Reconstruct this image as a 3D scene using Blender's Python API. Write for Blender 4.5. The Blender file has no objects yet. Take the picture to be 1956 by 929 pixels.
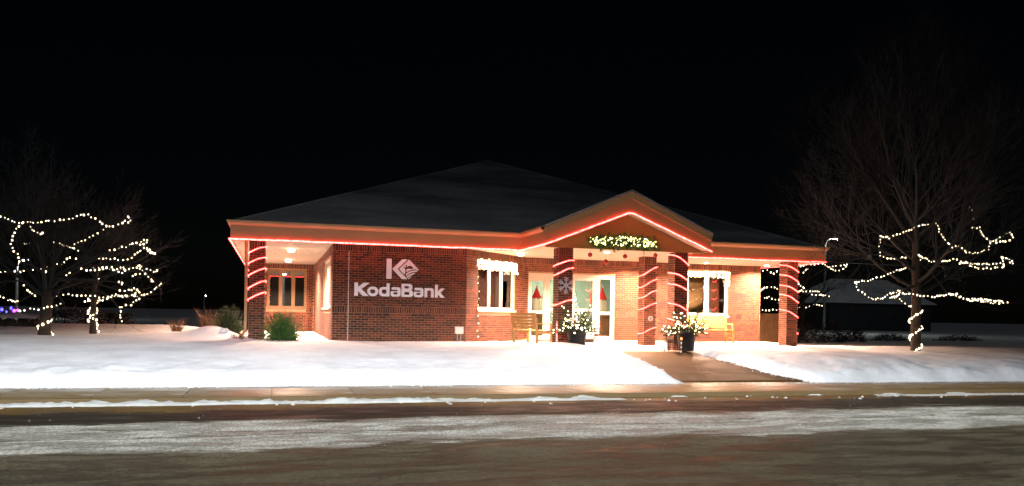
import bpy, bmesh, math, random
from mathutils import Vector, Matrix, noise
random.seed(7)
R_ = math.radians
scene = bpy.context.scene
col = scene.collection

# ------------------------------------------------------------------ camera
F_PX, W_PX, H_PX = 1578.0, 1956.0, 929.0
YAW, ROLL = R_(16.1), R_(0.985)
CX, CY, ZC = 978.0, 603.0, 0.8
cam = bpy.data.cameras.new('camera')
cam.sensor_width = 36.0
cam.lens = F_PX / W_PX * 36.0
cam.shift_y = (CY - H_PX / 2) / W_PX
cam.clip_end = 3000
cam_o = bpy.data.objects.new('camera', cam)
col.objects.link(cam_o)
cam_o.matrix_world = (Matrix.Translation((0, 0, ZC)) @ Matrix.Rotation(-YAW, 4, 'Z')
                      @ Matrix.Rotation(R_(90), 4, 'X') @ Matrix.Rotation(ROLL, 4, 'Z'))
scene.camera = cam_o

# ------------------------------------------------------------------ sky, moon, exposure
world = bpy.data.worlds.new('World')
scene.world = world
world.use_nodes = True
wn = world.node_tree
sky = wn.nodes.new('ShaderNodeTexSky')
sky.sky_type = 'NISHITA'
sky.sun_disc = False
MOON_EL, MOON_AZ = 34.0, 200.0          # azimuth clockwise from +Y
sky.sun_elevation = R_(MOON_EL)
sky.sun_rotation = R_(MOON_AZ)
bg = wn.nodes['Background']
wn.links.new(sky.outputs[0], bg.inputs[0])
bg.inputs[1].default_value = 0.00022
sun = bpy.data.lights.new('moon', 'SUN')
sun.energy = 0.10
sun.angle = R_(0.5)
sun.color = (0.8, 0.9, 1.0)
sun_o = bpy.data.objects.new('moon', sun)
col.objects.link(sun_o)
sv = Vector((math.sin(R_(MOON_AZ)) * math.cos(R_(MOON_EL)), math.cos(R_(MOON_AZ)) * math.cos(R_(MOON_EL)), math.sin(R_(MOON_EL))))
sun_o.rotation_euler = sv.to_track_quat('Z', 'Y').to_euler()
sun_o.location = (0, 0, 40)
vs = scene.view_settings
vs.view_transform = 'Standard'
vs.look = 'None'
vs.exposure = 0.0
vs.gamma = 1.0
scene.cycles.use_denoising = True
scene.cycles.max_bounces = 6
scene.cycles.sample_clamp_indirect = 6.0

# ------------------------------------------------------------------ pixel helper
_fw = (math.sin(YAW), math.cos(YAW)); _rt = (math.cos(YAW), -math.sin(YAW))
def ray(x, y):
    dx, dy = x - CX, y - CY
    c, s = math.cos(ROLL), math.sin(ROLL)
    a, b = dx * c + dy * s, -dx * s + dy * c
    return (_fw[0] + _rt[0] * a / F_PX, _fw[1] + _rt[1] * a / F_PX, -b / F_PX)
def atY(x, y, Y):
    d = ray(x, y); t = Y / d[1]
    return Vector((d[0] * t, Y, ZC + d[2] * t))
def lerp(a, b, t): return a + (b - a) * t
def sstep(t):
    t = max(0.0, min(1.0, t)); return t * t * (3 - 2 * t)
def table(v, pts):
    if v <= pts[0][0]: return pts[0][1]
    for (a, p), (b, q) in zip(pts, pts[1:]):
        if v <= b: return lerp(p, q, (v - a) / (b - a))
    return pts[-1][1]

# ------------------------------------------------------------------ materials
MAT = {}
def nt(name):
    m = bpy.data.materials.new(name); m.use_nodes = True
    MAT[name] = m
    t = m.node_tree
    return m, t, t.nodes, t.links, t.nodes['Principled BSDF']
def plain(name, c, rough=0.6, var=0.15, scale=6.0, bump=0.0, bscale=40.0, metal=0.0, spec=0.5):
    m, t, N, L, b = nt(name)
    tc = N.new('ShaderNodeTexCoord')
    n = N.new('ShaderNodeTexNoise'); n.inputs['Scale'].default_value = scale; n.inputs['Detail'].default_value = 5
    L.new(tc.outputs['Object'], n.inputs['Vector'])
    mx = N.new('ShaderNodeMix'); mx.data_type = 'RGBA'
    mx.inputs['A'].default_value = (*[v * (1 - var) for v in c], 1)
    mx.inputs['B'].default_value = (*[min(1, v * (1 + var)) for v in c], 1)
    L.new(n.outputs['Fac'], mx.inputs['Factor'])
    L.new(mx.outputs['Result'], b.inputs['Base Color'])
    b.inputs['Roughness'].default_value = rough
    b.inputs['Metallic'].default_value = metal
    b.inputs['Specular IOR Level'].default_value = spec
    if bump:
        n2 = N.new('ShaderNodeTexNoise'); n2.inputs['Scale'].default_value = bscale; n2.inputs['Detail'].default_value = 6
        L.new(tc.outputs['Object'], n2.inputs['Vector'])
        bp = N.new('ShaderNodeBump'); bp.inputs['Strength'].default_value = bump; bp.inputs['Distance'].default_value = 0.03
        L.new(n2.outputs['Fac'], bp.inputs['Height']); L.new(bp.outputs['Normal'], b.inputs['Normal'])
    return m
def emit(name, c, s):
    m, t, N, L, b = nt(name)
    b.inputs['Base Color'].default_value = (*[min(1, v) * .6 for v in c], 1)
    b.inputs['Emission Color'].default_value = (*c, 1)
    b.inputs['Emission Strength'].default_value = s
    return m
def leafy(name, c1, c2, rough=0.7):
    m, t, N, L, b = nt(name)
    g = N.new('ShaderNodeNewGeometry')
    mx = N.new('ShaderNodeMix'); mx.data_type = 'RGBA'
    mx.inputs['A'].default_value = (*c1, 1); mx.inputs['B'].default_value = (*c2, 1)
    L.new(g.outputs['Random Per Island'], mx.inputs['Factor'])
    L.new(mx.outputs['Result'], b.inputs['Base Color'])
    b.inputs['Roughness'].default_value = rough
    return m

def brick_mat():
    m, t, N, L, b = nt('brick')
    g = N.new('ShaderNodeNewGeometry'); oi = N.new('ShaderNodeObjectInfo')
    ad = N.new('ShaderNodeMath'); ad.operation = 'ADD'
    L.new(g.outputs['Random Per Island'], ad.inputs[0]); L.new(oi.outputs['Random'], ad.inputs[1])
    fr = N.new('ShaderNodeMath'); fr.operation = 'FRACT'; L.new(ad.outputs[0], fr.inputs[0])
    r = N.new('ShaderNodeValToRGB'); e = r.color_ramp.elements
    e[0].position = 0; e[0].color = (.036, .011, .006, 1)
    e[1].position = 1; e[1].color = (.22, .052, .018, 1)
    x = e.new(.3); x.color = (.088, .022, .009, 1)
    x = e.new(.7); x.color = (.145, .034, .012, 1)
    L.new(fr.outputs[0], r.inputs[0])
    tc = N.new('ShaderNodeTexCoord'); n = N.new('ShaderNodeTexNoise'); n.inputs['Scale'].default_value = 22; n.inputs['Detail'].default_value = 6
    L.new(tc.outputs['Object'], n.inputs['Vector'])
    mx = N.new('ShaderNodeMix'); mx.data_type = 'RGBA'; mx.blend_type = 'MULTIPLY'; mx.inputs['Factor'].default_value = .45
    L.new(r.outputs[0], mx.inputs['A']); L.new(n.outputs['Color'], mx.inputs['B'])
    L.new(mx.outputs['Result'], b.inputs['Base Color'])
    b.inputs['Roughness'].default_value = .85
    bp = N.new('ShaderNodeBump'); bp.inputs['Strength'].default_value = .25; bp.inputs['Distance'].default_value = .01
    L.new(n.outputs['Fac'], bp.inputs['Height']); L.new(bp.outputs['Normal'], b.inputs['Normal'])
brick_mat()
plain('mortar', (.42, .25, .15), .95, .2, 9, .3, 120)
plain('fascia', (.45, .24, .10), .45, .10, 1.5)
plain('gutter', (.49, .27, .12), .4, .08, 1.5)
plain('soffit', (.78, .68, .55), .7, .06, 2)
plain('gable_panel', (.26, .16, .04), .7, .15, 3)
plain('brown_frame', (.20, .11, .05), .5, .1, 3)
plain('white_frame', (.78, .71, .62), .45, .05, 3)
plain('dark_metal', (.04, .04, .045), .5, .1)
plain('grey_metal', (.30, .30, .30), .5, .15, 5, 0, 1, .4)
plain('sign_white', (.90, .91, .94), .5, .05, 4)
plain('bench_wood', (.46, .27, .09), .6, .3, 7, .2, 60)
plain('bench_pale', (.46, .33, .11), .6, .2, 7, .2, 60)
plain('pot', (.012, .012, .013), .6, .3)
plain('soil', (.05, .04, .03), .95, .3)
plain('bark', (.04, .028, .018), .9, .4, 14, .6, 30)
plain('twig', (.011, .012, .013), .9, .3, 9)
plain('log', (.20, .10, .05), .8, .4, 12)
plain('wire', (.03, .05, .03), .7, .1)
plain('interior_wall', (.20, .26, .20), .8, .05)
plain('interior_brown', (.36, .20, .09), .6, .2)
plain('interior_floor', (.35, .30, .25), .5, .1)
plain('interior_ceiling', (.75, .75, .7), .8, .05)
plain('red_felt', (.62, .02, .02), .9, .15, 20)
plain('cream_fur', (.82, .76, .62), .95, .1, 20, .4, 60)
plain('ornament_red', (.35, .02, .015), .2, .1)
plain('silver', (.62, .62, .66), .35, .1, 10, 0, 1, .5)
plain('enclosure_wood', (.22, .115, .045), .8, .4, 4, .3, 30)
plain('porch_concrete', (.50, .46, .40), .6, .2, 5, .2, 30)
plain('kerb_concrete', (.14, .092, .036), .7, .2, 5, .2, 30)
plain('pale_siding', (.03, .03, .035), .7, .1, 3)
plain('lens_white', (.85, .85, .8), .3, .02)
plain('poster', (.5, .06, .05), .6, .1)
plain('poster_white', (.75, .75, .72), .6, .1)
leafy('needles', (.03, .085, .014), (.10, .20, .035))
leafy('needles_dark', (.016, .04, .010), (.07, .10, .028))
leafy('dry_grass', (.10, .04, .014), (.22, .10, .035))
leafy('hedge_leaf', (.025, .025, .027), (.05, .05, .055))
m_ = emit('rope_red', (1.0, .062, .054), 15.0)
_t = m_.node_tree; _n = _t.nodes.new('ShaderNodeTexNoise'); _n.inputs['Scale'].default_value = 9.0; _n.inputs['Detail'].default_value = 3
_c = _t.nodes.new('ShaderNodeTexCoord'); _t.links.new(_c.outputs['Object'], _n.inputs['Vector'])
_r = _t.nodes.new('ShaderNodeMapRange'); _r.inputs['From Min'].default_value = .3; _r.inputs['From Max'].default_value = .7; _r.inputs['To Min'].default_value = 9.0; _r.inputs['To Max'].default_value = 23.0
_t.links.new(_n.outputs['Fac'], _r.inputs['Value']); _t.links.new(_r.outputs[0], _t.nodes['Principled BSDF'].inputs['Emission Strength'])
emit('bulb_warm', (1.0, .80, .52), 5.5)
emit('bulb_white', (1.0, .80, .45), 9.0)
emit('bulb_yellow', (1.0, .88, .36), 7.0)
emit('bulb_green', (.75, 1.0, .65), 8.0)
emit('bulb_blue', (.06, .05, 1.0), 8.0)
emit('bulb_purple', (.8, .1, 1.0), 6.0)
emit('bulb_orange', (1.0, .25, .08), 4.0)
emit('lamp_disc', (1.0, .88, .66), 22.0)
emit('street_disc', (.95, 1.0, .92), 60.0)
emit('shade_lit', (1.0, .80, .45), 1.6)
emit('teal_lit', (.02, .65, .45), .8)

def snow_mat():
    m, t, N, L, b = nt('snow')
    tc = N.new('ShaderNodeTexCoord')
    n = N.new('ShaderNodeTexNoise'); n.inputs['Scale'].default_value = 1.1; n.inputs['Detail'].default_value = 7; n.inputs['Roughness'].default_value = .65
    L.new(tc.outputs['Object'], n.inputs['Vector'])
    r = N.new('ShaderNodeValToRGB'); e = r.color_ramp.elements
    e[0].position = .28; e[0].color = (.60, .60, .61, 1); e[1].position = .62; e[1].color = (.80, .80, .82, 1)
    L.new(n.outputs['Fac'], r.inputs[0])
    # sparse dirt specks thrown up by the plough
    v = N.new('ShaderNodeTexVoronoi'); v.inputs['Scale'].default_value = 2.2
    L.new(tc.outputs['Object'], v.inputs['Vector'])
    r2 = N.new('ShaderNodeValToRGB'); r2.color_ramp.elements[0].position = .02; r2.color_ramp.elements[0].color = (.25, .22, .2, 1)
    r2.color_ramp.elements[1].position = .05; r2.color_ramp.elements[1].color = (1, 1, 1, 1)
    L.new(v.outputs['Distance'], r2.inputs[0])
    mx = N.new('ShaderNodeMix'); mx.data_type = 'RGBA'; mx.blend_type = 'MULTIPLY'; mx.inputs['Factor'].default_value = .5
    L.new(r.outputs[0], mx.inputs['A']); L.new(r2.outputs[0], mx.inputs['B'])
    L.new(mx.outputs['Result'], b.inputs['Base Color'])
    b.inputs['Roughness'].default_value = .7; b.inputs['Specular IOR Level'].default_value = .25
    n2 = N.new('ShaderNodeTexNoise'); n2.inputs['Scale'].default_value = 9; n2.inputs['Detail'].default_value = 8; n2.inputs['Roughness'].default_value = .7
    L.new(tc.outputs['Object'], n2.inputs['Vector'])
    bp = N.new('ShaderNodeBump'); bp.inputs['Strength'].default_value = .35; bp.inputs['Distance'].default_value = .06
    L.new(n2.outputs['Fac'], bp.inputs['Height']); L.new(bp.outputs['Normal'], b.inputs['Normal'])
snow_mat()
plain('dirty_snow', (.55, .55, .52), .8, .40, 5, .6, 14)

def wet_mat(name, cdark, cmid, ice, thr, rough0, rough1, sx=.25, sy=1.6, warm=None):
    """paving: wet dark base, dirty film, and streaks of ice drawn out along the street"""
    m, t, N, L, b = nt(name)
    tc = N.new('ShaderNodeTexCoord')
    mp = N.new('ShaderNodeMapping'); mp.inputs['Scale'].default_value = (sx, sy, 1)
    L.new(tc.outputs['Object'], mp.inputs['Vector'])
    n = N.new('ShaderNodeTexNoise'); n.inputs['Scale'].default_value = 1.0; n.inputs['Detail'].default_value = 8; n.inputs['Roughness'].default_value = .62
    L.new(mp.outputs[0], n.inputs['Vector'])
    r = N.new('ShaderNodeValToRGB'); e = r.color_ramp.elements
    e[0].position = .30; e[0].color = (*cdark, 1)
    e[1].position = thr + .05; e[1].color = (*ice, 1)
    x = e.new(.48); x.color = (*cmid, 1); x = e.new(thr - .03); x.color = (*cmid, 1)
    L.new(n.outputs['Fac'], r.inputs[0])
    fine = N.new('ShaderNodeTexNoise'); fine.inputs['Scale'].default_value = 45; fine.inputs['Detail'].default_value = 4
    L.new(tc.outputs['Object'], fine.inputs['Vector'])
    mx = N.new('ShaderNodeMix'); mx.data_type = 'RGBA'; mx.blend_type = 'MULTIPLY'; mx.inputs['Factor'].default_value = .6
    L.new(r.outputs[0], mx.inputs['A']); L.new(fine.outputs['Fac'], mx.inputs['B'])
    L.new(mx.outputs['Result'], b.inputs['Base Color'])
    rr = N.new('ShaderNodeMapRange'); rr.inputs['From Min'].default_value = .35; rr.inputs['From Max'].default_value = .65
    rr.inputs['To Min'].default_value = rough0; rr.inputs['To Max'].default_value = rough1
    L.new(n.outputs['Fac'], rr.inputs['Value']); L.new(rr.outputs[0], b.inputs['Roughness'])
    bp = N.new('ShaderNodeBump'); bp.inputs['Strength'].default_value = .25; bp.inputs['Distance'].default_value = .012
    L.new(fine.outputs['Fac'], bp.inputs['Height']); L.new(bp.outputs['Normal'], b.inputs['Normal'])
    return m
wet_mat('walk_wet', (.15, .088, .010), (.25, .152, .020), (.55, .50, .42), .60, .28, .5, .45, 1.6)
wet_mat('path_wet', (.075, .036, .007), (.105, .052, .010), (.30, .22, .14), .76, .6, .8, .9, 1.1)

def road_mat():
    """asphalt in lanes: dark wet wheel track by the kerb, then packed snow, then dirty grey-brown slush"""
    m, t, N, L, b = nt('road')
    tc = N.new('ShaderNodeTexCoord')
    sep = N.new('ShaderNodeSeparateXYZ'); L.new(tc.outputs['Object'], sep.inputs[0])
    mp = N.new('ShaderNodeMapping'); mp.inputs['Scale'].default_value = (.42, 1.2, 1)
    L.new(tc.outputs['Object'], mp.inputs['Vector'])
    n = N.new('ShaderNodeTexNoise'); n.inputs['Scale'].default_value = 1.0; n.inputs['Detail'].default_value = 10; n.inputs['Roughness'].default_value = .72
    L.new(mp.outputs[0], n.inputs['Vector'])
    def math_(op, a, bb):
        q = N.new('ShaderNodeMath'); q.operation = op
        for i, v in enumerate((a, bb)):
            if isinstance(v, (int, float)): q.inputs[i].default_value = v
            else: L.new(v, q.inputs[i])
        return q.outputs[0]
    # lane coordinate: across the street, bent by streaky noise, tracks fade along the street
    ny = math_('MULTIPLY', math_('SUBTRACT', n.outputs['Fac'], .5), 3.2)
    yy = math_('ADD', sep.outputs['Y'], ny)
    yx = math_('ADD', yy, math_('MULTIPLY', sep.outputs['X'], -.025))
    fr = N.new('ShaderNodeMapRange'); fr.inputs['From Min'].default_value = 4.0; fr.inputs['From Max'].default_value = 16.0
    L.new(yx, fr.inputs['Value'])
    r = N.new('ShaderNodeValToRGB'); r.color_ramp.interpolation = 'EASE'
    P = lambda Y: (Y - 4) / 12.0
    stops = [(4, (.062, .051, .028)), (8.8, (.068, .056, .031)), (9.9, (.10, .083, .05)), (10.25, (.40, .39, .34)), (11.3, (.46, .45, .40)), (11.42, (.16, .145, .10)), (11.55, (.46, .45, .40)), (12.2, (.48, .47, .42)),
             (12.55, (.30, .28, .22)), (12.8, (.018, .013, .005)), (14.0, (.024, .016, .006)), (14.3, (.13, .075, .016)), (15.3, (.19, .115, .035))]
    e = r.color_ramp.elements
    e[0].position = P(stops[0][0]); e[0].color = (*stops[0][1], 1)
    e[1].position = P(stops[-1][0]); e[1].color = (*stops[-1][1], 1)
    for Y, c in stops[1:-1]:
        x = e.new(P(Y)); x.color = (*c, 1)
    L.new(fr.outputs[0], r.inputs[0])
    # loose patches of packed snow and bare asphalt
    mp2 = N.new('ShaderNodeMapping'); mp2.inputs['Scale'].default_value = (.9, 2.6, 1); mp2.inputs['Location'].default_value = (7, 3, 0)
    L.new(tc.outputs['Object'], mp2.inputs['Vector'])
    n3 = N.new('ShaderNodeTexNoise'); n3.inputs['Scale'].default_value = 1.0; n3.inputs['Detail'].default_value = 10; n3.inputs['Roughness'].default_value = .7
    L.new(mp2.outputs[0], n3.inputs['Vector'])
    r3 = N.new('ShaderNodeValToRGB'); r3.color_ramp.elements[0].position = .47; r3.color_ramp.elements[0].color = (.22, .20, .16, 1)
    r3.color_ramp.elements[1].position = .54; r3.color_ramp.elements[1].color = (1.0, 1.0, 1.0, 1)
    L.new(n3.outputs['Fac'], r3.inputs[0])
    mx0 = N.new('ShaderNodeMix'); mx0.data_type = 'RGBA'; mx0.blend_type = 'OVERLAY'; mx0.inputs['Factor'].default_value = .38
    L.new(r.outputs[0], mx0.inputs['A']); L.new(r3.outputs[0], mx0.inputs['B'])
    fine = N.new('ShaderNodeTexNoise'); fine.inputs['Scale'].default_value = 1.0; fine.inputs['Detail'].default_value = 5; fine.inputs['Roughness'].default_value = .8
    mp3 = N.new('ShaderNodeMapping'); mp3.inputs['Scale'].default_value = (26, 11, 1); L.new(tc.outputs['Object'], mp3.inputs['Vector'])
    L.new(mp3.outputs[0], fine.inputs['Vector'])
    r4 = N.new('ShaderNodeValToRGB'); r4.color_ramp.elements[0].position = .36; r4.color_ramp.elements[0].color = (.22, .21, .19, 1)
    r4.color_ramp.elements[1].position = .62; r4.color_ramp.elements[1].color = (1.25, 1.25, 1.25, 1)
    L.new(fine.outputs['Fac'], r4.inputs[0])
    mx = N.new('ShaderNodeMix'); mx.data_type = 'RGBA'; mx.blend_type = 'MULTIPLY'; mx.inputs['Factor'].default_value = .8
    L.new(mx0.outputs['Result'], mx.inputs['A']); L.new(r4.outputs[0], mx.inputs['B'])
    L.new(mx.outputs['Result'], b.inputs['Base Color'])
    rr = N.new('ShaderNodeMapRange'); rr.inputs['From Min'].default_value = .35; rr.inputs['From Max'].default_value = .6
    rr.inputs['To Min'].default_value = .38; rr.inputs['To Max'].default_value = .75
    L.new(n3.outputs['Fac'], rr.inputs['Value']); L.new(rr.outputs[0], b.inputs['Roughness'])
    bp = N.new('ShaderNodeBump'); bp.inputs['Strength'].default_value = .4; bp.inputs['Distance'].default_value = .015
    L.new(fine.outputs['Fac'], bp.inputs['Height']); L.new(bp.outputs['Normal'], b.inputs['Normal'])
road_mat()

def roof_mat():
    """dark shingles, with old snow left in patches along the lower west end"""
    m, t, N, L, b = nt('roof')
    tc = N.new('ShaderNodeTexCoord')
    n = N.new('ShaderNodeTexNoise'); n.inputs['Scale'].default_value = .55; n.inputs['Detail'].default_value = 7; n.inputs['Roughness'].default_value = .6
    mp = N.new('ShaderNodeMapping'); mp.inputs['Scale'].default_value = (.5, 1.5, 1.5)
    L.new(tc.outputs['Object'], mp.inputs['Vector']); L.new(mp.outputs[0], n.inputs['Vector'])
    sep = N.new('ShaderNodeSeparateXYZ'); L.new(tc.outputs['Object'], sep.inputs[0])
    # height above the eave and distance from the west corner set how much snow has stayed
    a = N.new('ShaderNodeMapRange'); a.inputs['From Min'].default_value = -1; a.inputs['From Max'].default_value = 6; a.inputs['To Min'].default_value = .22; a.inputs['To Max'].default_value = 0
    L.new(sep.outputs['X'], a.inputs['Value'])
    z = N.new('ShaderNodeMapRange'); z.inputs['From Min'].default_value = 3.2; z.inputs['From Max'].default_value = 4.3; z.inputs['To Min'].default_value = .12; z.inputs['To Max'].default_value = -.12
    L.new(sep.outputs['Z'], z.inputs['Value'])
    s1 = N.new('ShaderNodeMath'); L.new(n.outputs['Fac'], s1.inputs[0]); L.new(a.outputs[0], s1.inputs[1])
    s2 = N.new('ShaderNodeMath'); L.new(s1.outputs[0], s2.inputs[0]); L.new(z.outputs[0], s2.inputs[1])
    r = N.new('ShaderNodeValToRGB'); e = r.color_ramp.elements
    e[0].position = .45; e[0].color = (.10, .115, .12, 1); e[1].position = .85; e[1].color = (.42, .40, .40, 1)
    L.new(s2.outputs[0], r.inputs[0])
    br = N.new('ShaderNodeTexBrick'); br.inputs['Scale'].default_value = 3.0
    br.inputs['Color1'].default_value = (1, 1, 1, 1); br.inputs['Color2'].default_value = (.75, .75, .75, 1); br.inputs['Mortar'].default_value = (.5, .5, .5, 1)
    L.new(tc.outputs['Object'], br.inputs['Vector'])
    mx = N.new('ShaderNodeMix'); mx.data_type = 'RGBA'; mx.blend_type = 'MULTIPLY'; mx.inputs['Factor'].default_value = .6
    L.new(r.outputs[0], mx.inputs['A']); L.new(br.outputs['Color'], mx.inputs['B'])
    L.new(mx.outputs['Result'], b.inputs['Base Color'])
    b.inputs['Roughness'].default_value = .85
roof_mat()

def glass_mat():
    m, t, N, L, b = nt('glass')
    out = N['Material Output']; N.remove(b)
    tr = N.new('ShaderNodeBsdfTransparent'); tr.inputs[0].default_value = (.86, .88, .86, 1)
    gl = N.new('ShaderNodeBsdfGlossy'); gl.inputs['Roughness'].default_value = .02; gl.inputs[0].default_value = (1, 1, 1, 1)
    fr = N.new('ShaderNodeFresnel'); fr.inputs[0].default_value = 1.5
    ma = N.new('ShaderNodeMath'); ma.operation = 'ADD'; ma.inputs[1].default_value = .09
    L.new(fr.outputs[0], ma.inputs[0])
    mx = N.new('ShaderNodeMixShader'); L.new(ma.outputs[0], mx.inputs[0]); L.new(tr.outputs[0], mx.inputs[1]); L.new(gl.outputs[0], mx.inputs[2])
    L.new(mx.outputs[0], out.inputs['Surface'])
glass_mat()

# ------------------------------------------------------------------ mesh helpers
def wloc(o):
    v = Vector((0, 0, 0))
    while o is not None:
        v += o.location; o = o.parent
    return v
class MB:
    def __init__(s): s.v = []; s.f = []
    def add(s, vs, fs):
        o = len(s.v); s.v += [Vector(p) for p in vs]; s.f += [[i + o for i in f] for f in fs]; return s
    def quad(s, a, b, c, d): return s.add([a, b, c, d], [[0, 1, 2, 3]])
    def box(s, x0, x1, y0, y1, z0, z1, T=None):
        p = [(x, y, z) for z in (z0, z1) for x, y in ((x0, y0), (x1, y0), (x1, y1), (x0, y1))]
        if T: p = [T(*q) for q in p]
        return s.add(p, [[0, 3, 2, 1], [4, 5, 6, 7], [0, 1, 5, 4], [1, 2, 6, 5], [2, 3, 7, 6], [3, 0, 4, 7]])
    def prism(s, poly, d, T=None):
        """poly: list of 3D points, extruded by vector d"""
        n = len(poly); d = Vector(d)
        a = [Vector(p) for p in poly]; q = a + [p + d for p in a]
        if T: q = [T(*p) for p in q]
        return s.add(q, [list(range(n))[::-1], list(range(n, 2 * n))] + [[i, (i + 1) % n, n + (i + 1) % n, n + i] for i in range(n)])
    def tube(s, path, r, n=5, cap=True):
        path = [Vector(p) for p in path]
        if len(path) < 2: return s
        rs = r if isinstance(r, (list, tuple)) else [r] * len(path)
        o = len(s.v); up = None
        for i, p in enumerate(path):
            a = path[max(0, i - 1)]; b = path[min(len(path) - 1, i + 1)]
            d = (b - a)
            if d.length < 1e-6: d = Vector((0, 0, 1))
            d.normalize()
            if up is None:
                up = d.cross(Vector((0, 0, 1)) if abs(d.z) < .9 else Vector((1, 0, 0))).normalized()
            u = (up - d * up.dot(d))
            if u.length < 1e-4: u = d.orthogonal()
            u.normalize(); up = u; w = d.cross(u)
            for k in range(n):
                t = 2 * math.pi * k / n
                s.v.append(p + (u * math.cos(t) + w * math.sin(t)) * rs[i])
        for i in range(len(path) - 1):
            for k in range(n):
                k2 = (k + 1) % n
                s.f.append([o + i * n + k, o + i * n + k2, o + (i + 1) * n + k2, o + (i + 1) * n + k])
        if cap:
            s.f.append([o + k for k in range(n)][::-1]); s.f.append([o + (len(path) - 1) * n + k for k in range(n)])
        return s
    def lathe(s, c, prof, n=16):
        c = Vector(c); o = len(s.v)
        for r, z in prof:
            for k in range(n):
                t = 2 * math.pi * k / n; s.v.append(c + Vector((r * math.cos(t), r * math.sin(t), z)))
        for i in range(len(prof) - 1):
            for k in range(n):
                k2 = (k + 1) % n; s.f.append([o + i * n + k, o + i * n + k2, o + (i + 1) * n + k2, o + (i + 1) * n + k])
        s.f.append([o + k for k in range(n)][::-1]); s.f.append([o + (len(prof) - 1) * n + k for k in range(n)])
        return s
    def ball(s, c, r, n=7, m=5, sz=1.0):
        return s.lathe(c, [(max(1e-4, r * math.sin(math.pi * i / m)), -r * sz * math.cos(math.pi * i / m)) for i in range(m + 1)], n)
    def build(s, name, mat, parent=None, smooth=False):
        o0 = wloc(parent) if parent else Vector((0, 0, 0))
        me = bpy.data.meshes.new(name)
        me.from_pydata([tuple(p - o0) for p in s.v], [], s.f)
        me.materials.append(MAT[mat])
        if smooth: me.polygons.foreach_set('use_smooth', [True] * len(me.polygons))
        me.update()
        ob = bpy.data.objects.new(name, me); col.objects.link(ob)
        if parent: ob.parent = parent
        return ob
def tag(o, label=None, cat=None, group=None, kind=None):
    for k, v in (('label', label), ('category', cat), ('group', group), ('kind', kind)):
        if v: o[k] = v
    return o
def thing(name, loc, label, cat, group=None):
    o = bpy.data.objects.new(name, None); o.empty_display_size = .2
    o.location = loc; col.objects.link(o)
    return tag(o, label, cat, group)
def lamp(name, kind, loc, energy, color, parent=None, **kw):
    l = bpy.data.lights.new(name, kind); l.energy = energy; l.color = color
    for k, v in kw.items(): setattr(l, k, v)
    o = bpy.data.objects.new(name, l); col.objects.link(o)
    if parent: o.parent = parent; o.location = Vector(loc) - wloc(parent)
    else: o.location = loc
    return o
def resample(path, step):
    path = [Vector(p) for p in path]; out = [path[0]]; acc = 0.0
    for a, b in zip(path, path[1:]):
        L = (b - a).length
        if L < 1e-6: continue
        t = step - acc
        while t <= L:
            out.append(a.lerp(b, t / L)); t += step
        acc = (acc + L) % step
    return out
def smooth_path(path, it=2):
    path = [Vector(p) for p in path]
    for _ in range(it):
        q = [path[0]]
        for a, b in zip(path, path[1:]): q += [a.lerp(b, .25), a.lerp(b, .75)]
        path = q + [path[-1]]
    return path

# ------------------------------------------------------------------ ground
SW0, SW1 = 15.40, 17.42          # sidewalk
ROADZ, WALKZ = -0.80, -0.72
def slab(Y):
    return table(Y, [(17.45, WALKZ), (21.6, -.10), (26.45, 0.0)])
XL = lambda Y: table(Y, [(17.0, 9.55), (17.5, 9.15), (18.2, 9.0), (19.5, 8.95), (21.2, 8.85), (21.5, 8.3)])
XR = lambda Y: table(Y, [(17.0, 13.7), (17.5, 12.9), (18.2, 12.35), (19.5, 11.95), (21.2, 11.55), (21.5, 11.75)])
tag(MB().quad((-900, -700, -.87), (900, -700, -.87), (900, 1100, -.87), (-900, 1100, -.87)).build('ground', 'snow'), kind='structure')
tag(MB().quad((-220, -3.5, ROADZ), (220, -3.5, ROADZ), (220, 15.3, ROADZ), (-220, 15.3, ROADZ)).build('road', 'road'), kind='structure')
side = tag(bpy.data.objects.new('sidewalk', None), kind='structure'); col.objects.link(side)
side.location = (0, 0, 0)
# sidewalk flags, recessed joints between them
base_m = MB().box(-60, 70, SW0, SW1 + .35, -.86, WALKZ - .015)
base_o = base_m.build('slab_bed', 'kerb_concrete', side)
proto = None
x = -30.0
while x < 44:
    if proto is None:
        proto = MB().box(0, 1.485, SW0, SW1 + .3, WALKZ - .014, WALKZ).build('paving_slab', 'walk_wet', side)
        proto.location = (x, 0, 0)
    else:
        c = proto.copy(); col.objects.link(c); c.location = (x, 0, 0)
    x += 1.5
k = MB().box(-120, 120, 15.26, SW0 - .003, -.86, WALKZ + .003)
tag(k.build('kerb', 'kerb_concrete'), kind='structure')
# front walk up to the porch: slabs across the path
walk = tag(bpy.data.objects.new('front_walk', None), kind='structure'); col.objects.link(walk)
ys = [SW1 + .303, 18.5, 19.45, 20.4, 21.33]
for a, b in zip(ys, ys[1:]):
    m = MB()
    ya, yb = a, b - .012
    p = [(8.2, ya), (14.2, ya), (14.2, yb), (8.2, yb)]
    za, zb = slab(ya) - (.0 if a > 17.7 else .002), slab(yb)
    m.add([(8.2, ya, za - .1), (14.2, ya, za - .1), (14.2, yb, zb - .1), (8.2, yb, zb - .1),
           (8.2, ya, za), (14.2, ya, za), (14.2, yb, zb), (8.2, yb, zb)],
          [[0, 3, 2, 1], [4, 5, 6, 7], [0, 1, 5, 4], [1, 2, 6, 5], [2, 3, 7, 6], [3, 0, 4, 7]])
    m.build('paving_slab', 'path_wet', walk)
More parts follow.
